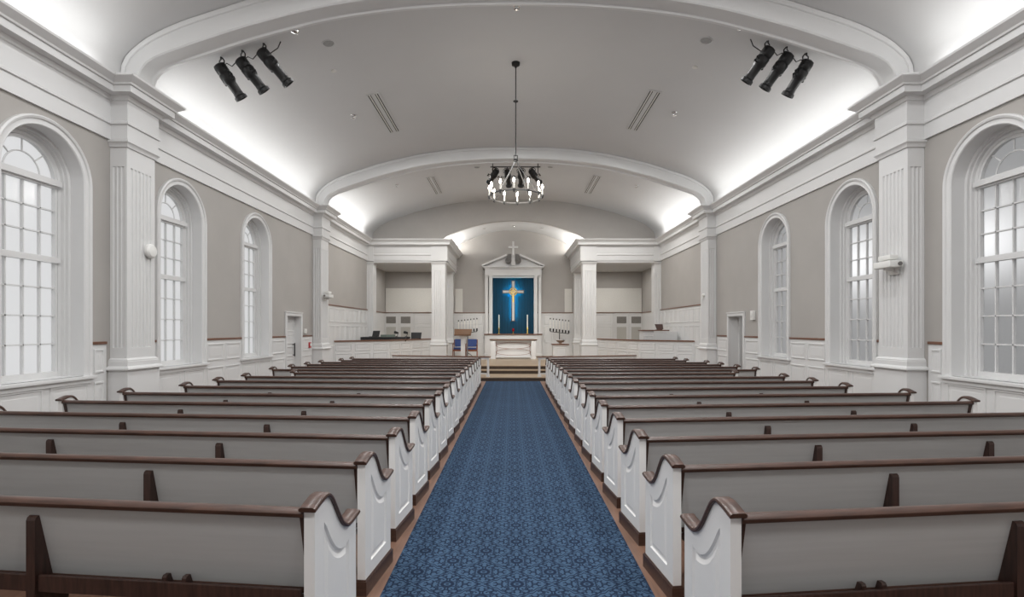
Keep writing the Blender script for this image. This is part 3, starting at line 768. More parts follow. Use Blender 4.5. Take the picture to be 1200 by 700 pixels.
# ------------------------------------------------------------------ reredos, altar, cross
def reredos():
    cx, y0 = -0.02, BY-0.36
    t = thing('reredos', 'white altar screen with broken pediment framing a blue cloth on the apse wall', 'altar screen', (cx, y0, PZ))
    Z = lambda z: z-PZ
    D = BY-0.02-y0; S = Z(1.50)
    m = MB(); m.box(-1.40, 1.40, 0.0, D, 0.12, S-0.05); m.box(-1.43, 1.43, -0.03, D, 0, 0.12, bev=0.01); m.done('base_cabinet', M['trim'], t)
    m = MB(); m.box(-1.44, 1.44, -0.06, D, S-0.05, S); m.done('shelf', M['rail'], t)['label'] = 'brown wooden shelf'
    top = Z(4.33)
    for s in (-1, 1):
        for c0, c1 in ((1.02, 1.205), (1.235, 1.40)):
            m = MB(); a, b = sorted((s*c0, s*c1)); dy = 0.0 if c0 < 1.2 else 0.05
            m.box(a+0.008, b-0.008, dy, D, S+0.08, top+0.05); m.box(a-0.0, b+0.0, dy-0.02, D, S, S+0.08, bev=0.006)
            m.box(a-0.0, b+0.0, dy-0.02, D, top-0.03, top+0.02, bev=0.005); m.box(a-.01, b+.01, dy-0.03, D, top+0.02, top+0.06, bev=0.005)
            m.done('pilaster', M['trim'], t)
    m = MB(); m.box(-1.02, 1.02, 0.10, D, top-0.05, top+0.45); m.box(-1.40, 1.40, 0.02, D, top+0.05, top+0.45)
    for s in (-1, 1):
        a, b = sorted((s*1.0, s*1.40)); m.box(a, b, -0.02, D, top+0.06, top+0.45)
    m.done('frieze', M['trim'], t)
    # broken pediment
    zb = top+0.45
    m = MB(); m.box(-1.52, 1.52, -0.13, D, zb, zb+0.05, bev=0.008); m.box(-1.46, 1.46, -0.07, D, zb-0.05, zb); m.done('cornice', M['trim'], t)
    m = MB(); m.prism([(-1.40, 0.06, zb+0.05), (1.40, 0.06, zb+0.05), (0, 0.06, zb+0.66)], (0, D-0.06, 0)); m.done('tympanum', M['trim'], t, smooth=0)
    for s in (-1, 1):
        m = MB(); m.prism([(s*1.54, -0.13, zb+0.05), (s*0.33, -0.13, zb+0.555), (s*0.33, -0.13, zb+0.655), (s*1.54, -0.13, zb+0.125)], (0, D+0.13, 0)); rk = m.done('raking_cornice', M['trim'], t, smooth=0)
        for k in range(11):
            x = s*(1.32 - 0.092*k); zz = zb+0.05+ (1.54-abs(x))*(0.505/1.21) - 0.055
            m = MB(); m.box(x-0.022, x+0.022, -0.06, 0.06, zz, zz+0.055); m.done('dentil', M['trim'], rk, smooth=0)
        m = MB(); m.lathe([(0.155, 0), (0.155, 0.02), (0.13, 0.03), (0.12, 0.02), (0.09, 0.035), (0.05, 0.03), (0.03, 0.05), (0.001, 0.055)], (s*0.24, -0.12, zb+0.33), 24, axis=(0, -1, 0))
        m.lathe([(0.155, 0), (0.155, 0.26), (0.1, 0.27)], (s*0.24, -0.12, zb+0.33), 24, axis=(0, 1, 0))
        m.prism([(s*0.385, -0.13, zb+0.36), (s*0.25, -0.13, zb+0.65), (s*0.10, -0.13, zb+0.66), (s*0.085, -0.13, zb+0.34)], (0, 0.2, 0))
        m.done('scroll', M['scroll'], t)['label'] = 'grey scroll of the broken pediment'
    m = MB(); zc = zb+0.40
    m.box(-0.045, 0.045, -0.08, 0.01, zc, zc+0.88, bev=0.006); m.box(-0.24, 0.24, -0.08, 0.01, zc+0.56, zc+0.64, bev=0.006); m.box(-0.10, 0.10, -0.10, 0.04, zc-0.3, zc+0.06, bev=0.006)
    m.done('finial_cross', M['trim'], t)['label'] = 'white cross on the pediment'
    m = MB(); rows = []
    n = 60
    for zz in (S, top-0.05):
        rows.append([(-1.02 + 2.04*k/n, 0.27 + 0.0025*math.sin(k*1.55) + 0.0015*math.sin(k*0.7), zz) for k in range(n+1)])
    m.quadgrid(rows); m.done('backdrop_cloth', M['velvet'], t, recalc=False)['label'] = 'blue backdrop cloth'
    # cross in front of the cloth
    zq = lambda z: z
    c = thing('wall_cross', 'white and gold wooden cross hanging on the blue backdrop', 'cross', (cx, y0+0.08, 1.75+42.9*BY/620-0.0))
    s_ = (BY-0.15)/620
    hT, hB, aw = 13.0*s_, 34.5*s_, 12.7*s_
    w = 0.085
    m = MB(); m.box(-w, w, -0.03, 0.03, -hB, hT, bev=0.004); m.box(-aw, aw, -0.028, 0.028, -w, w, bev=0.004); m.done('wooden_cross', M['pulpit'], c)
    m = MB(); m.box(-w*.6, w*.6, -0.042, 0.0, -hB+0.035, hT-0.035); m.box(-aw+0.035, aw-0.035, -0.041, 0.0, -w*.6, w*.6); m.done('white_inlay', M['inlay'], c)
    m = MB(); m.torus((0, -0.035, 0), 0.185, 0.020, axis=(0, 1, 0)); m.torus((0, -0.045, 0), 0.055, 0.016, axis=(0, 1, 0), seg=20)
    for k in range(4):
        a = PI/4 + k*PI/2; m.tube([(0.05*math.cos(a), -0.04, 0.05*math.sin(a)), (0.18*math.cos(a), -0.04, 0.18*math.sin(a))], 0.016, 6)
    for k in range(4):
        a = k*PI/2; m.box(-0.028+0.09*math.cos(a), 0.028+0.09*math.cos(a), -0.055, -0.03, -0.028+0.09*math.sin(a), 0.028+0.09*math.sin(a))
    m.box(-0.03, 0.03, -0.052, -0.03, -0.52, -0.16)
    m.done('gold_emblem', M['gold'], c)['label'] = 'gold ring and emblem'
    # glowing rim lights hidden behind the cross
    m = MB(); m.box(-0.03, 0.03, 0.035, 0.045, -hB+0.12, hT-0.1); m.box(-aw+0.12, aw-0.12, 0.035, 0.045, -0.03, 0.03)
    m.done('back_light', mat('cyan_led', (0.1, 0.5, 0.9), 0.5, emit=(0.0, 0.62, 0.85), estr=75), c)['label'] = 'cyan halo light behind the cross'
    # altar candles and votive on the shelf
    for s, nm in ((-1, 'left'), (1, 'right')):
        q = thing('altar_candlestick', f'tall white candle in a brass holder, {nm} end of the altar shelf', 'candle', (cx+s*0.705, y0+0.10, 1.50), 'candles on the altar shelf')
        m = MB(); m.lathe([(0.07, 0), (0.07, 0.015), (0.03, 0.03), (0.02, 0.09), (0.035, 0.12), (0.02, 0.15), (0.022, 0.24), (0.05, 0.26), (0.035, 0.285), (0.035, 0.31)], seg=16); m.done('candlestick', M['brass'], q)
        m = MB(); m.lathe([(0.030, 0.30), (0.030, 0.93), (0.012, 0.945), (0.004, 0.95), (0.004, 0.97)], seg=14); m.done('candle', M['candle'], q)
    q = thing('votive_lamp', 'small red glass votive lamp on the middle of the altar shelf', 'lamp', (cx, y0+0.10, 1.50))
    m = MB(); m.lathe([(0.05, 0), (0.05, 0.015), (0.02, 0.03), (0.02, 0.10), (0.045, 0.12)], seg=16); m.done('stem', M['brass'], q)
    m = MB(); m.lathe([(0.04, 0.12), (0.055, 0.16), (0.058, 0.24), (0.05, 0.27)], seg=16); m.done('red_glass', M['redglass'], q)
reredos()
def altar():
    t = thing('altar_table', 'white altar table with oval wire tracery on its front below the cross', 'altar', (-0.02, 23.55, PZ))
    H = 0.88
    m = MB(); m.box(-1.06, 1.06, -0.02, 0.72, H-0.05, H, bev=0.008); m.done('table_top', M['pulpit'], t)['label'] = 'brown table top'
    m = MB(); m.box(-1.0, 1.0, 0.03, 0.67, H-0.10, H-0.05, bev=0.006); m.done('apron', M['trim'], t)
    for sx in (-1, 1):
        for yy in (0.0, 0.50):
            m = MB(); a, b = sorted((sx*0.80, sx*1.0)); m.box(a, b, yy, yy+0.19, 0.06, H-0.08, bev=0.006); m.box(a-0.02, b+0.02, yy-0.02, yy+0.21, 0, 0.06, bev=0.006); m.done('leg', M['trim'], t)
    m = MB(); m.box(-0.8, 0.8, 0.16, 0.20, 0.10, H-0.09); m.box(-0.8, 0.8, 0.05, 0.16, 0.07, 0.10)
    m.done('back_board', M['trim'], t)
    m = MB()
    def ell(cz, a, b, x0=0):
        m.tube([(x0 + a*math.cos(2*PI*k/48), 0.09, cz + b*math.sin(2*PI*k/48)) for k in range(49)], 0.0085, 6, cap=False)
    ell(0.60, 0.77, 0.145); ell(0.31, 0.77, 0.145)
    for s in (-1, 1):
        m.tube([(s*(0.80 - 0.06*math.cos(PI*(k/16-0.5))), 0.09, 0.455 + 0.30*math.sin(PI*(k/16-0.5))) for k in range(17)], 0.0085, 6)
    m.done('tracery', M['chairwd'], t)['label'] = 'thin brown oval tracery'
altar()

# ------------------------------------------------------------------ chancel furniture
def lectern():
    t = thing('lectern', 'lectern with brown slanted top on a white post, left of the altar', 'lectern', (-2.12, 22.0, PZ))
    m = MB(); m.prism([(-0.36, -0.22, 1.08), (-0.30, 0.20, 1.30), (-0.30, 0.20, 1.345), (-0.36, -0.22, 1.135)], (0.70, 0, 0))
    m.bm.free(); m = MB()
    v = [(-0.34, -0.20, 1.06), (0.34, -0.20, 1.06), (0.37, 0.20, 1.29), (-0.37, 0.20, 1.29)]
    m.prism(v, (0, -0.015, 0.05)); m.prism([(-0.15, -0.02, 1.02), (0.15, -0.02, 1.02), (0.17, 0.14, 1.2), (-0.17, 0.14, 1.2)], (0, 0, 0.03))
    m.box(-0.34, 0.34, -0.235, -0.20, 1.06, 1.13); m.done('desk_top', M['pulpit'], t, smooth=0)['label'] = 'brown slanted desk top'
    m = MB(); m.box(-0.085, 0.085, -0.06, 0.12, 0.04, 1.06, bev=0.008); m.box(-0.14, 0.14, -0.1, 0.16, 0.98, 1.06, bev=0.01); m.done('post', M['trim'], t)
    m = MB(); m.box(-0.28, 0.28, -0.22, 0.28, 0, 0.05, bev=0.01); m.done('foot', M['pulpit'], t)
    q = thing('microphone_stand', 'thin dark stand just right of the lectern', 'stand', (-2.02, 23.0, PZ))
    m = MB(); m.tube([(0, 0, 0.02), (0, 0, 1.05)], 0.022, 8); m.lathe([(0.14, 0), (0.14, 0.015), (0.03, 0.035)], seg=16); m.done('pole', M['steel'], q)
    m = MB(); m.tube([(0, 0, 1.05), (0.0, -0.04, 1.12), (0.0, -0.14, 1.16)], 0.012, 6); m.done('neck', M['black'], q)
lectern()
def chair(x, y, label, rz):
    t = thing('armchair', label, 'chair', (x, y, PZ), 'blue upholstered chancel chairs', rz)
    m = MB(); m.box(-0.23, 0.23, -0.22, 0.22, 0.38, 0.47, bev=0.03); m.done('seat', M['bluefab'], t)
    m = MB(); m.prism([(-0.215, 0.20, 0.50), (0.215, 0.20, 0.50), (0.23, 0.29, 0.86), (-0.23, 0.29, 0.86)], (0, 0.055, 0)); bmesh.ops.bevel(m.bm, geom=list(m.bm.edges), offset=0.02, segments=2, affect='EDGES'); m.done('backrest', M['bluefab'], t)
    for sx in (-1, 1):
        m = MB(); m.tube([(sx*0.26, -0.22, 0), (sx*0.26, -0.22, 0.62)], 0.02, 6); m.done('leg', M['chairwd'], t)
        m = MB(); m.tube([(sx*0.25, 0.24, 0), (sx*0.25, 0.22, 0.45), (sx*0.245, 0.28, 0.84)], 0.02, 6); m.done('leg', M['chairwd'], t)
        m = MB(); m.tube([(sx*0.26, -0.25, 0.62), (sx*0.26, 0.0, 0.65), (sx*0.255, 0.26, 0.64)], 0.024, 6); m.done('armrest', M['chairwd'], t)
    m = MB(); m.box(-0.26, 0.26, -0.23, -0.19, 0.30, 0.38); m.box(-0.26, 0.26, 0.20, 0.24, 0.30, 0.38); m.box(-0.27, -0.24, -0.2, 0.22, 0.30, 0.38); m.box(0.24, 0.27, -0.2, 0.22, 0.30, 0.38); m.done('seat_frame', M['chairwd'], t)
chair(-2.58, 24.9, 'blue upholstered wooden armchair half hidden behind the lectern', 0)
chair(-1.97, 24.8, 'blue upholstered wooden armchair between the lectern and the altar', 0)
def candelabrum(side):
    sd = 'left' if side < 0 else 'right'
    x = side*2.25; y = 25.95
    t = thing('candelabrum', f'seven candle dark iron candelabrum on the {sd} of the altar', 'candelabrum', (x, y, PZ))
    m = MB(); m.tube([(0, 0, 0.05), (0, 0, 1.16)], 0.020, 8)
    m.lathe([(0.03, 0.3), (0.045, 0.34), (0.03, 0.38)], seg=12); m.done('stem', M['iron'], t)
    for k in range(3):
        a = 2*PI*k/3 + 0.5; m = MB(); m.tube([(0, 0, 0.16), (0.12*math.cos(a), 0.12*math.sin(a), 0.10), (0.24*math.cos(a), 0.24*math.sin(a), 0.015)], 0.016, 6); m.done('leg', M['iron'], t)
    m = MB(); sl = -side*0.12
    m.tube([(-0.46, 0, 1.16 - sl*0.46), (0.46, 0, 1.16 + sl*0.46)], 0.017, 6); m.done('arm', M['iron'], t)
    for k in range(7):
        u = -0.45 + 0.15*k; z = 1.16 + sl*u
        m = MB(); m.lathe([(0.012, z), (0.02, z+0.03), (0.05, z+0.05), (0.036, z+0.06), (0.036, z+0.16)], (u, 0, 0), 10); c = m.done('candle_cup', M['iron'], t)
        m = MB(); m.lathe([(0.014, z+0.14), (0.014, z+0.62), (0.010, z+0.63)], (u, 0, 0), 10); m.done('candle', M['candle'], c)
        m = MB(); m.lathe([(0.026, z+0.60), (0.026, z+0.655), (0.010, z+0.67)], (u, 0, 0), 10); m.done('candle_follower', M['iron'], c)['label'] = 'dark cap on the candle tip'
candelabrum(-1); candelabrum(1)
t = thing('font_pedestal', 'small white square pedestal with brown top right of the altar', 'pedestal', (2.10, 24.0, PZ))
m = MB(); m.box(-0.33, 0.33, -0.3, 0.3, 0.06, 0.62); m.box(-0.36, 0.36, -0.33, 0.33, 0, 0.06, bev=0.006); m.box(-0.355, 0.355, -0.325, 0.325, 0.56, 0.62, bev=0.006)
F = lambda a, z, o: (a, -0.3-o, z)
panel(m, F, -0.25, 0.25, 0.12, 0.50, 0.001); m.done('cabinet', M['trim'], t, smooth=20, recalc=False)
m = MB(); m.box(-0.385, 0.385, -0.355, 0.355, 0.62, 0.665, bev=0.008); m.done('top', M['rail'], t)
t = thing('font_bowl', 'shallow tan baptism bowl on the small pedestal', 'bowl', (2.12, 24.0, PZ+0.665))
m = MB(); m.lathe([(0.10, 0), (0.11, 0.01), (0.06, 0.03), (0.06, 0.05), (0.15, 0.09), (0.19, 0.14), (0.20, 0.165), (0.185, 0.165), (0.14, 0.11), (0.001, 0.08)], seg=28); m.done('basin', M['bowl'], t)
m = MB(); m.lathe([(0.19, 0.165), (0.24, 0.175), (0.24, 0.195), (0.18, 0.19), (0.18, 0.165)], seg=28); m.done('rim', M['trim'], t)

# organ console and its things behind the left choir wall
def console():
    t = thing('organ_console', 'low black organ console behind the left choir wall', 'organ', (-5.07, 20.9, PZ))
    m = MB(); m.box(-0.82, 0.82, -0.3, 0.45, 0, 0.86, bev=0.01); m.box(-0.88, 0.88, -0.42, 0.5, 0.86, 1.03, bev=0.012); m.done('case', M['black'], t)
    m = MB(); m.box(-0.6, 0.6, -0.40, -0.15, 0.60, 0.64); m.done('key_shelf', M['woodv'], t)
    zt = PZ+1.03
    q = thing('laptop', 'black open laptop at the left end of the organ console', 'laptop', (-5.53, 20.9, zt))
    m = MB(); m.box(-0.17, 0.17, -0.12, 0.12, 0, 0.02); m.done('keyboard_base', M['black'], q)
    m = MB(); m.prism([(-0.10, 0.08, 0.02), (0.17, 0.10, 0.02), (0.19, 0.20, 0.24), (-0.08, 0.18, 0.24)], (0, 0.015, 0)); m.done('screen', M['black'], q)
    q = thing('sheet_stack', 'grey green stack of papers on the middle of the organ console', 'papers', (-4.98, 20.80, zt))
    m = MB(); m.prism([(-0.24, -0.12, 0), (0.22, -0.12, 0), (0.27, 0.14, 0), (-0.18, 0.16, 0)], (0, 0, 0.09)); m.done('paper', M['green'], q)
    for x, lb in ((-4.66, 'black curved desk lamp right of the papers on the organ console'), (-4.28, 'black curved desk lamp beside the dark screen on the organ console')):
        q = thing('desk_lamp', lb, 'lamp', (x, 21.0, zt))
        m = MB(); m.lathe([(0.05, 0), (0.05, 0.02), (0.01, 0.03)], seg=14); m.tube([(0, 0, 0.02), (0.05, 0, 0.10), (0.04, 0, 0.16), (-0.04, -0.02, 0.19)], 0.009, 6); m.done('neck', M['black'], q)
        m = MB(); m.lathe([(0.03, 0), (0.05, 0.06), (0.055, 0.16), (0.02, 0.18)], (0.07, 0, 0.15), 12, axis=(-1, 0, 0.25)); m.done('shade', M['black'], q)
    q = thing('music_desk', 'dark boxy music screen at the right end beside the console', 'screen', (-3.96, 21.4, 0))
    m = MB(); m.box(-0.03, 0.03, 0, 0.05, PZ, 1.36); m.box(-0.15, 0.15, -0.12, 0.16, PZ, PZ+0.03); m.done('stand', M['iron'], q)
    m = MB(); m.prism([(-0.20, -0.05, 1.34), (0.20, -0.05, 1.34), (0.215, 0.03, 1.60), (-0.205, 0.03, 1.60)], (0, 0.04, 0)); m.done('panel', M['black'], q)
console()
def right_desk():
    t = thing('choir_desk', 'white boxy choir desk with brown top behind the right choir wall', 'desk', (5.55, 19.95, PZ))
    m = MB(); m.box(-0.76, -0.36, -0.3, 0.3, 0, 1.27); m.box(-0.36, 0.50, -0.32, 0.3, 0, 1.24); m.done('cabinet', M['wains'], t)
    F = lambda a, z, o: (a, -0.3-o, z)
    m = MB(); panel(m, F, -0.74, -0.57, 0.95, 1.10, 0.001); panel(m, F, -0.54, -0.38, 0.95, 1.10, 0.001); m.done('panel', M['wains'], t, recalc=False)
    m = MB(); m.box(-0.80, 0.20, -0.36, 0.34, 1.27, 1.31, bev=0.006); m.done('top', M['rail'], t)
    q = thing('music_stand', 'small dark tilted book rest on the white choir desk', 'stand', (5.47, 19.95, PZ+1.31))
    m = MB(); m.prism([(-0.12, -0.1, 0.02), (0.13, -0.1, 0.02), (0.15, 0.06, 0.21), (-0.15, 0.06, 0.21)], (0, 0.02, 0.006)); m.box(-0.10, 0.10, -0.1, 0.12, 0, 0.02); m.tube([(0, 0.08, 0.02), (0, 0.06, 0.16)], 0.012, 6); m.done('rest', M['woodv'], q, smooth=0)
right_desk()
for s, sd in ((-1, 'left'), (1, 'right')):
    m = MB(); a, b = sorted((s*3.46, s*6.40)); m.box(a, b, BY-0.06, BY-0.002, CH+0.045, 3.78, bev=0.01)
    o = m.done('acoustic_panel', M['pale'], smooth=0); o_l = 'wide pale grey panel above the wooden rail at the back of the %s choir bay' % sd
    tag(o, o_l, 'panel')
    m = MB(); m.box(*sorted((s*2.55, s*2.92)), BY-0.05, BY-0.002, CH+0.045, 3.75, bev=0.01)
    tag(m.done('acoustic_panel', M['pale'], smooth=0), f'narrow pale panel beside the {sd} column on the apse wall', 'panel')

# ------------------------------------------------------------------ chandelier
def chandelier():
    D = 11.25; zr = 4.56; R = 0.565
    zt = vault_z(0)
    t = thing('chandelier', 'black iron ring chandelier with twelve candle lamps hanging from the vault', 'chandelier', (0, D, zr))
    m = MB(); m.lathe([(0.02, zt-zr-0.11), (0.03, zt-zr-0.08), (0.085, zt-zr-0.055), (0.09, zt-zr-0.0), (0.05, zt-zr+0.01)], seg=24); m.done('canopy', M['iron'], t)
    m = MB(); m.tube([(0, 0, 0.86), (0, 0, zt-zr-0.08)], 0.012, 8); m.lathe([(0.012, 2.0), (0.055, 2.02), (0.055, 2.035), (0.012, 2.05)], seg=16); m.done('rod', M['iron'], t)
    m = MB(); m.torus((0, 0, 0.84), 0.052, 0.012, axis=(0, 1, 0), seg=4 ); m.lathe([(0.02, 0.74), (0.05, 0.76), (0.05, 0.79), (0.02, 0.80)], seg=12); m.done('hub', M['iron'], t)
    m = MB(); rows = []
    for r, z in ((R-0.006, -0.012), (R+0.006, -0.012), (R+0.006, 0.012), (R-0.006, 0.012)): rows.append([(r*math.cos(2*PI*k/64), r*math.sin(2*PI*k/64), z) for k in range(64)])
    m.quadgrid(rows, closed_u=True, closed_v=True); m.done('ring', M['ringiron'], t)
    for k in range(4):
        a = PI/4 + k*PI/2 + 0.12; c, s_ = math.cos(a), math.sin(a)
        m = MB(); m.tube([(0.02*c, 0.02*s_, 0.78), (0.10*c, 0.10*s_, 0.62), (R*c, R*s_, 0.0)], 0.010, 6); m.done('arm', M['ringiron'], t)
    for k in range(12):
        a = 2*PI*(k+0.867)/12; x, y = R*math.cos(a), R*math.sin(a)
        m = MB(); m.lathe([(0.008, -0.05), (0.018, -0.03), (0.034, 0.02), (0.034, 0.028), (0.018, 0.03)], (x, y, 0), 14); m.done('drip_cup', M['ringiron'], t)
        m = MB(); m.lathe([(0.016, 0.03), (0.016, 0.155), (0.008, 0.16)], (x, y, 0), 12); cs = m.done('candle_sleeve', M['candle'], t)
        m = MB(); m.lathe([(0.008, 0.155), (0.020, 0.175), (0.023, 0.195), (0.015, 0.225), (0.002, 0.25)], (x, y, 0), 12); m.done('bulb', M['bulb'], cs)['label'] = 'glowing bulb'
    L = bpy.data.lights.new('chandelier_glow', 'POINT'); L.energy = 55; L.color = (1, 0.93, 0.82); L.shadow_soft_size = 0.5
    lo = bpy.data.objects.new('chandelier_glow', L); COL.objects.link(lo); lo.location = (0, D, zr+0.25)
chandelier()

# ------------------------------------------------------------------ stage lights
def stage_light(tail, head, label, ceil_z=None, hang=None, group=None):
    tail, head = Vector(tail), Vector(head); ax = (head-tail); L = ax.length; ax.normalize()
    t = thing('stage_light', label, 'spotlight', tail, group)
    A = lambda h: (0, 0, 0)
    m = MB(); m.lathe([(0.05, -0.05), (0.095, -0.03), (0.108, 0.02), (0.108, L*0.18), (0.100, L*0.20), (0.112, L*0.24), (0.112, L*0.44), (0.090, L*0.50), (0.084, L*0.52), (0.080, L*0.82)], seg=18, axis=ax)
    bd = m.done('body', M['black'], t)
    m = MB(); m.lathe([(0.080, L*0.78), (0.084, L*0.80), (0.084, L*0.86), (0.108, L*0.90), (0.112, L*0.985), (0.10, L*0.985), (0.095, L*0.91)], seg=18, axis=ax); m.done('lens_hood', M['black'], t)
    m = MB(); m.lathe([(0.07, L*0.90), (0.07, L*0.905), (0.01, L*0.93)], seg=18, axis=ax); m.done('lens', M['steel'], t)
    side = ax.cross(Vector((0, 0, 1))).normalized(); up = side.cross(ax).normalized()
    m = MB(); p = ax*(L*0.28)
    for hh in (0.34, 0.44): m.tube([ax*(L*hh)-side*0.20, ax*(L*hh)+side*0.20], 0.009, 6); m.lathe([(0.018, 0), (0.024, 0.02), (0.016, 0.035)], ax*(L*hh)-side*0.195, 8, axis=-side); m.lathe([(0.018, 0), (0.024, 0.02), (0.016, 0.035)], ax*(L*hh)+side*0.195, 8, axis=side)
    m.done('shutter_handles', M['iron'], t)
    top = Vector((0, 0, ceil_z)) - Vector((0, 0, tail.z)) if ceil_z is not None else hang-tail
    yk = Vector((0, 0, min(0.17, top.z-0.02))) + Vector((top.x, top.y, 0))*0.6
    m = MB(); pv = ax*(L*0.10)
    m.tube([pv-side*0.125, pv-side*0.135+yk*0.75, yk*1.0+pv*0.5-side*0.08, yk*1.0+pv*0.5+side*0.08, pv+side*0.135+yk*0.75, pv+side*0.125], 0.012, 6)
    m.done('yoke', M['iron'], t)
    m = MB(); base = yk+pv*0.5; m.tube([base, Vector((base.x, base.y, top.z))], 0.014, 6); m.done('clamp', M['iron'], t)
    return t
trip = {-1: [((-5.245, 9.349, 6.388), (-4.976, 9.607, 5.913)), ((-4.873, 9.349, 6.491), (-4.563, 9.607, 6.047)), ((-4.501, 9.349, 6.646), (-4.119, 9.607, 6.182))], 1: [((4.445, 9.297, 6.657), (4.135, 9.555, 6.192)), ((4.775, 9.297, 6.553), (4.465, 9.555, 6.068)), ((5.116, 9.297, 6.429), (4.878, 9.555, 5.944))]}
names = {-1: ['outermost of the three on the left vault', 'middle of the three on the left vault', 'innermost of the three on the left vault'],
         1: ['innermost of the three on the right vault', 'middle of the three on the right vault', 'outermost of the three on the right vault']}
for s in (-1, 1):
    for (a, b), nm in zip(trip[s], names[s]):
        stage_light(a, b, 'black stage spotlight, '+nm, ceil_z=vault_z(a[0])-0.0, group='stage lights on the nave vault')
    P = [Vector(a) for a, b in trip[s]]
    m = MB()
    for p, q in zip(P, P[1:]):
        mid = (p+q)/2 + Vector((0, 0.0, 0.0)); m.tube([p+Vector((0, 0.05, 0.02)), p*0.75+q*0.25+Vector((0, 0.06, 0.06)), mid+Vector((0, 0.06, -0.02)), p*0.25+q*0.75+Vector((0, 0.06, 0.05)), q+Vector((0, 0.05, 0.02))], 0.009, 6)
    e = P[2] if s < 0 else P[0]
    x2 = e.x - s*0.28
    m.tube([e+Vector((0, 0.06, 0.03)), e+Vector((-s*0.12, 0.08, 0.02)), Vector((x2+s*0.04, e.y+0.1, e.z+0.12)), Vector((x2, e.y+0.12, vault_z(x2)))], 0.010, 6)
    tag(m.done('power_cable', M['black']), f'black power cable linking the spotlights on the {"left" if s < 0 else "right"} vault', 'cable')
y4 = 17.55
bar = thing('lighting_bar', 'thin black bar carrying four spotlights behind the chandelier', 'bar', (0, y4, 7.12))
m = MB(); m.tube([(-0.80, 0, 0), (0.86, 0, 0)], 0.018, 8); m.done('pipe', M['iron'], bar)
for x in (-0.72, 0.78):
    m = MB(); m.tube([(x, 0, -0.22), (x, 0, vault_z(x)-7.12)], 0.014, 6); m.done('hanger', M['iron'], bar)
for a, b, nm in (((-0.60, y4, 6.98), (-0.86, y4+0.35, 6.68), 'leftmost'), ((-0.24, y4, 6.98), (-0.18, y4+0.45, 6.60), 'second from the left'), ((0.22, y4, 6.98), (0.22, y4+0.45, 6.60), 'third from the left'), ((0.56, y4, 6.98), (0.86, y4+0.35, 6.68), 'rightmost')):
    stage_light(a, b, f'black stage spotlight on the bar behind the chandelier, {nm}', hang=Vector((a[0], y4, 7.12)), group='stage lights behind the chandelier')

# ------------------------------------------------------------------ ceiling fixtures
def slope(x):
    dz = vault_z(x+0.05)-vault_z(x-0.05); return math.atan2(dz, 0.1)
def vent(x, y0, y1, label, w=0.30):
    t = thing('ceiling_vent', label, 'vent', (x, (y0+y1)/2, vault_z(x)-0.004), 'slot diffusers in the vault'); t.rotation_euler = (0, -slope(x), 0)
    L = (y1-y0)/2
    m = MB()
    for a, b in ((-w/2, -w/2+0.03), (-0.045, 0.045), (w/2-0.03, w/2)): m.box(a, b, -L, L, -0.012, 0.004)
    m.box(-w/2, w/2, -L-0.03, -L, -0.012, 0.004); m.box(-w/2, w/2, L, L+0.03, -0.012, 0.004); m.done('frame', M['vault'], t, smooth=0)
    for e in (-1, 1):
        m = MB(); c = e*(w/4+0.005); m.box(c-0.05, c+0.05, -L, L, -0.001, 0.003); m.done('slot', M['slot'], t, smooth=0)
        m = MB(); m.box(c-0.014, c+0.014, -L, L, -0.010, -0.002); m.done('slat', M['pale'], t, smooth=0)
VENTS = [(-3.27, 12.1, 14.4, 'left slot air diffuser on the nave vault'), (3.17, 12.0, 14.3, 'right slot air diffuser on the nave vault'),
         (-3.0, 18.9, 21.2, 'left slot air diffuser on the chancel vault'), (2.95, 18.8, 21.2, 'right slot air diffuser on the chancel vault')]
for v in VENTS: vent(*v)
def downlight(x, y, z, rot, label, r=0.085, group='round recessed ceiling lights'):
    t = thing('downlight', label, 'ceiling light', (x, y, z), group); t.rotation_euler = (0, rot, 0)
    m = MB(); m.torus((0, 0, -0.002), r, 0.012, seg=28, ms=6); m.done('trim_ring', M['vault'], t)
    m = MB(); m.lathe([(r*0.95, -0.004), (r*0.7, -0.006), (0.001, -0.007)], seg=24); m.done('recess', M['recess'], t)
DL = [(-3.50, 9.85, 'left recessed round light on the nave vault near the stage spotlights'), (3.50, 9.75, 'right recessed round light on the nave vault near the stage spotlights')]
for x, y, lb in DL: downlight(x, y, vault_z(x), -slope(x), lb, 0.11)
def sprinkler(x, y, z, label, r=0.05):
    t = thing('ceiling_sprinkler', label, 'sprinkler', (x, y, z), 'chrome sprinkler heads in the vaults')
    m = MB(); m.lathe([(r*1.15, 0.015), (r*1.15, -0.008), (r*0.9, -0.02)], seg=20); m.done('escutcheon', M['chrome'], t)
    m = MB(); m.lathe([(r*0.55, -0.015), (r*0.55, -0.055), (r*0.9, -0.06), (r*0.8, -0.08), (r*.2, -0.095)], seg=16); m.done('deflector', M['chrome'], t)
SPK = [(-3.86, 9.2, 'chrome sprinkler beside the left stage spotlights', 0.075), (3.86, 9.1, 'chrome sprinkler beside the right stage spotlights', 0.075), (0.0, 9.25, 'chrome sprinkler at the crown of the vault near the front arch', 0.06),
       (-3.95, 12.9, 'chrome sprinkler outside the left nave diffuser', 0.055), (3.85, 12.8, 'chrome sprinkler outside the right nave diffuser', 0.055),
       (-4.2, 18.9, 'chrome sprinkler outside the left chancel diffuser', 0.055), (4.35, 18.8, 'chrome sprinkler outside the right chancel diffuser', 0.055)]
for x, y, lb, r in SPK: sprinkler(x, y, vault_z(x), lb, r)
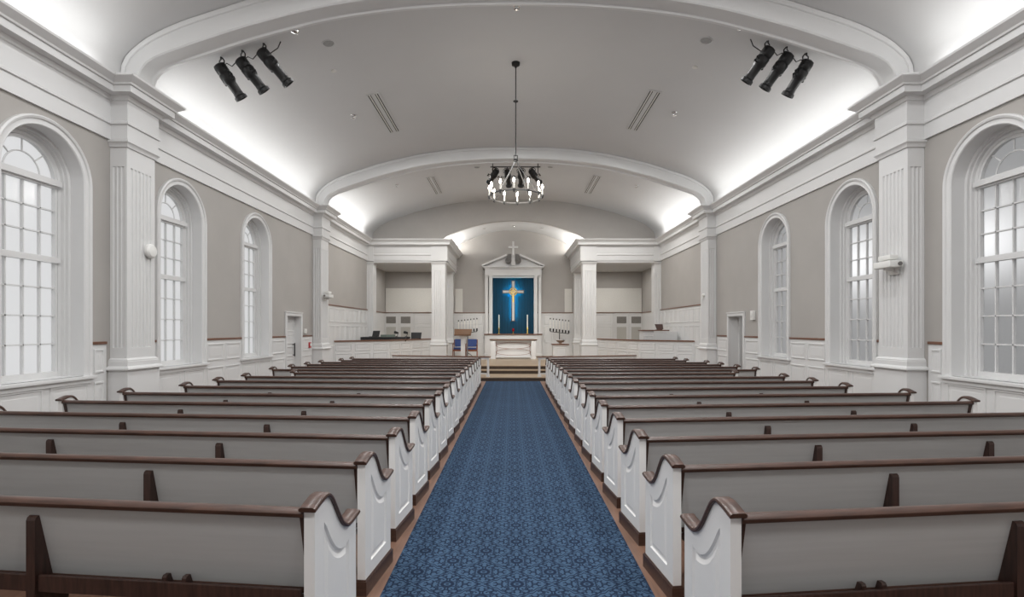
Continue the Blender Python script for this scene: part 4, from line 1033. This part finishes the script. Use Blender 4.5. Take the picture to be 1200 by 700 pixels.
for x, y, lb in ((-3.72, 10.8, 'small grey dot sensor on the left of the nave vault'), (3.62, 10.7, 'small grey dot sensor on the right of the nave vault')):
    t = thing('ceiling_sensor', lb, 'sensor', (x, y, vault_z(x))); t.rotation_euler = (0, -slope(x), 0)
    m = MB(); m.lathe([(0.055, 0.004), (0.055, -0.012), (0.03, -0.018)], seg=20); m.done('cap', M['pale'], t)
def apse_z(x):
    for (xa, za), (xb, zb) in zip(AP, AP[1:]):
        if xa <= x <= xb: return za + (zb-za)*(x-xa)/(xb-xa)
for x, lb in ((-1.42, 'left recessed round light in the apse vault'), (1.38, 'right recessed round light in the apse vault')): downlight(x, 25.0, apse_z(x), 0, lb, 0.10)
sprinkler(0, 25.2, apse_z(0), 'chrome sprinkler in the middle of the apse vault', 0.06)
for x, lb in ((-1.3, 'left recessed round light on the chancel vault behind the chandelier'), (1.25, 'right recessed round light on the chancel vault behind the chandelier')): downlight(x, 18.4, vault_z(x), -slope(x), lb, 0.10)

# ------------------------------------------------------------------ wall devices
def device_round():
    t = thing('wall_speaker', 'round white speaker on the fluted face of the near left pilaster', 'speaker', (-(WX-PJ), 8.52, 3.0))
    m = MB(); m.lathe([(0.10, 0), (0.115, 0.02), (0.115, 0.06), (0.09, 0.085), (0.03, 0.095)], seg=28, axis=(1, 0, 0)); m.done('grille', M['plastic'], t)
    m = MB(); m.lathe([(0.06, -0.03), (0.06, 0.01)], seg=18, axis=(1, 0, 0)); m.done('mount', M['plastic'], t)
device_round()
def camera_box(side, y, z, label):
    t = thing('wall_projector', label, 'projector', (side*(WX-PJ), y, z))
    i = -side
    m = MB(); m.box(*sorted((0, i*0.03)), -0.10, 0.12, -0.10, 0.06, bev=0.006); m.box(*sorted((i*0.03, i*0.16)), -0.02, 0.03, -0.05, 0.14); m.done('bracket', M['plastic'], t)
    m = MB(); m.box(*sorted((i*0.03, i*0.24)), -0.22, 0.16, 0.0, 0.10, bev=0.015); m.box(*sorted((i*0.06, i*0.20)), -0.16, 0.12, 0.12, 0.20, bev=0.03); m.done('body', M['plastic'], t)
    m = MB(); m.lathe([(0.03, 0), (0.03, 0.02), (0.022, 0.022)], (i*0.09, -0.22, 0.05), 18, axis=(0, -1, 0)); m.done('lens', M['grey'], t)
camera_box(1, 8.31, 2.70, 'white boxy projector on a bracket, near right pilaster')
camera_box(-1, 16.5, 2.72, 'white boxy projector on a bracket, far left pilaster')
t = thing('wall_light', 'small white wall fixture on the far right pilaster', 'fixture', (WX-PJ, 16.55, 2.80))
m = MB(); m.lathe([(0.05, 0), (0.055, 0.02), (0.05, 0.06), (0.02, 0.08)], (0, 0, 0), 18, axis=(-1, 0, 0)); m.tube([(-0.05, 0, -0.03), (-0.07, 0, -0.12)], 0.02, 8); m.done('housing', M['plastic'], t)
def wall_plate(side, y, z, w, h, d, nm, label, cat, ma):
    t = thing(nm, label, cat, (side*WX, y, z)); i = -side
    m = MB(); m.box(*sorted((0, i*d)), -w/2, w/2, -h/2, h/2, bev=0.008); m.done('housing', ma, t)
    m = MB(); m.box(*sorted((i*d, i*(d+0.012))), -w*0.3, w*0.3, -h*0.15, h*0.3, bev=0.003); m.done('face_plate', M['plastic'] if ma is not M['red'] else M['plastic'], t)
wall_plate(-1, 15.62, 1.68, 0.14, 0.14, 0.04, 'wall_thermostat', 'small white box on the wall right of the closed left door', 'thermostat', M['plastic'])
wall_plate(-1, 15.92, 1.26, 0.13, 0.17, 0.06, 'fire_alarm_pull', 'small red fire alarm box on the wainscot by the left door', 'fire alarm', M['red'])
wall_plate(1, 13.72, 2.10, 0.16, 0.24, 0.07, 'wall_horn', 'small white alarm horn on the wall beside the right doorway', 'alarm', M['plastic'])

# ------------------------------------------------------------------ lights
def area(name, loc, size, size_y, energy, rot, col=(1, 1, 1), spread=PI):
    L = bpy.data.lights.new(name, 'AREA'); L.shape = 'RECTANGLE'; L.size = size; L.size_y = size_y; L.energy = energy; L.color = col; L.spread = spread
    o = bpy.data.objects.new(name, L); COL.objects.link(o); o.location = loc; o.rotation_euler = rot; return o
COVE = 25
for s in (-1, 1):
    for y0, y1 in ((Y0+0.2, P1A-0.25), (P1B+0.25, P2A-0.25), (P2B+0.3, CF-0.5)):
        # strip light lying on top of the cornice, facing up and a little inward
        k = COVE*(y1-y0)/3.2*(1.5 if y0 > P2B else 1.0)
        area('cove_light', (s*6.01, (y0+y1)/2, 5.515), 0.10, y1-y0, k, (0, math.radians(180 + s*-14), 0), (1, 1, 0.99))
    area('cove_light', (s*3.02, 24.9, 5.515), 0.10, 2.6, 130, (0, math.radians(180 + s*-12), 0), (1, 0.97, 0.92))
# soft unseen fill lamps added under the nave vault, behind camera as well
for x in (-3.4, 0, 3.4):
    for y in (-1.5, 2.2, 5.9):
        area('nave_fill', (x, y, vault_z(x)-0.10), 0.5, 0.5, 135, (0, -slope(x), 0), (1, 1, 0.995))
    for y in (10.2, 14.5):
        area('nave_fill', (x, y, vault_z(x)-0.10), 0.5, 0.5, 88, (0, -slope(x), 0), (1, 1, 0.995))
for x in (-4.4, -2.2, 2.2, 4.4):
    area('chancel_fill', (x, 19.4, vault_z(x)-0.10), 0.4, 0.4, 120, (0, -slope(x), 0), (1, 0.975, 0.935))  # unseen warm fill lamps added under the chancel vault
def spot(loc, target, energy, ang, col=(1, 0.95, 0.87), blend=0.6, soft=0.08):
    L = bpy.data.lights.new('stage_beam', 'SPOT'); L.energy = energy; L.spot_size = math.radians(ang); L.spot_blend = blend; L.color = col; L.shadow_soft_size = soft
    o = bpy.data.objects.new('stage_beam', L); COL.objects.link(o); o.location = loc
    o.rotation_euler = (Vector(target)-Vector(loc)).to_track_quat('-Z', 'Y').to_euler()
for x in (-0.9, 0.9): spot((x, 18.05, 6.55), (x*0.3, 25.6, 1.2), 480, 36)
for x in (-0.2, 0.2): spot((x, 18.05, 6.5), (x*12, 25.5, 1.6), 480, 50)
for s in (-1, 1): area('choir_fill', (s*4.7, 24.6, 4.55), 1.6, 1.6, 55, (0, 0, 0), (1, 0.975, 0.935))  # broad unseen fill added below each choir bay ceiling
area('passage_light', (6.75, 14.7, 2.3), 0.2, 0.3, 2, (0, 0, 0))

# ------------------------------------------------------------------ world: overcast daylight, sun veiled beyond the right hand windows
w = bpy.data.worlds.new('overcast_sky'); scene.world = w; w.use_nodes = True
nt = w.node_tree; bg = nt.nodes['Background']
tc = nt.nodes.new('ShaderNodeTexCoord')
def dotdir(v):
    n = nt.nodes.new('ShaderNodeVectorMath'); n.operation = 'DOT_PRODUCT'; n.inputs[1].default_value = Vector(v).normalized()
    nt.links.new(tc.outputs['Generated'], n.inputs[0]); return n.outputs['Value']
# two glow lobes added to the sky to brighten patches of the right panes
glow = lambda v: MN(nt, 'POWER', MN(nt, 'MAXIMUM', dotdir(v), 0.0), 700.0)
sun = MN(nt, 'ADD', glow((0.93, 1, 0.165)), glow((0.69, 1, 0.125)))
west = MN(nt, 'MULTIPLY', dotdir((-1, 0.1, 0.15)), 0.52)
up = MN(nt, 'MULTIPLY', dotdir((0, 0, 1)), 0.20)
st = MN(nt, 'ADD', MN(nt, 'ADD', MN(nt, 'ADD', 0.80, west), up), MN(nt, 'MULTIPLY', sun, 2.6))
nt.links.new(st, bg.inputs['Strength']); bg.inputs['Color'].default_value = (0.985, 0.99, 1.0, 1)

# ------------------------------------------------------------------ camera
cam = bpy.data.cameras.new('camera'); co = bpy.data.objects.new('camera', cam); COL.objects.link(co)
co.location = (CAMX, 0, CAMH); co.rotation_euler = (PI/2, 0, 0)
cam.sensor_fit = 'HORIZONTAL'; cam.sensor_width = 36; cam.lens = 36*620/1200
cam.shift_y = 35.5/1200; cam.clip_start = 0.05; cam.clip_end = 200
scene.camera = co
scene.view_settings.view_transform = 'Standard'
scene.view_settings.look = 'None'
scene.view_settings.exposure = -0.53
try:
    scene.cycles.use_denoising = True
    scene.cycles.max_bounces = 10; scene.cycles.diffuse_bounces = 6
    scene.cycles.sample_clamp_indirect = 8
except Exception: pass
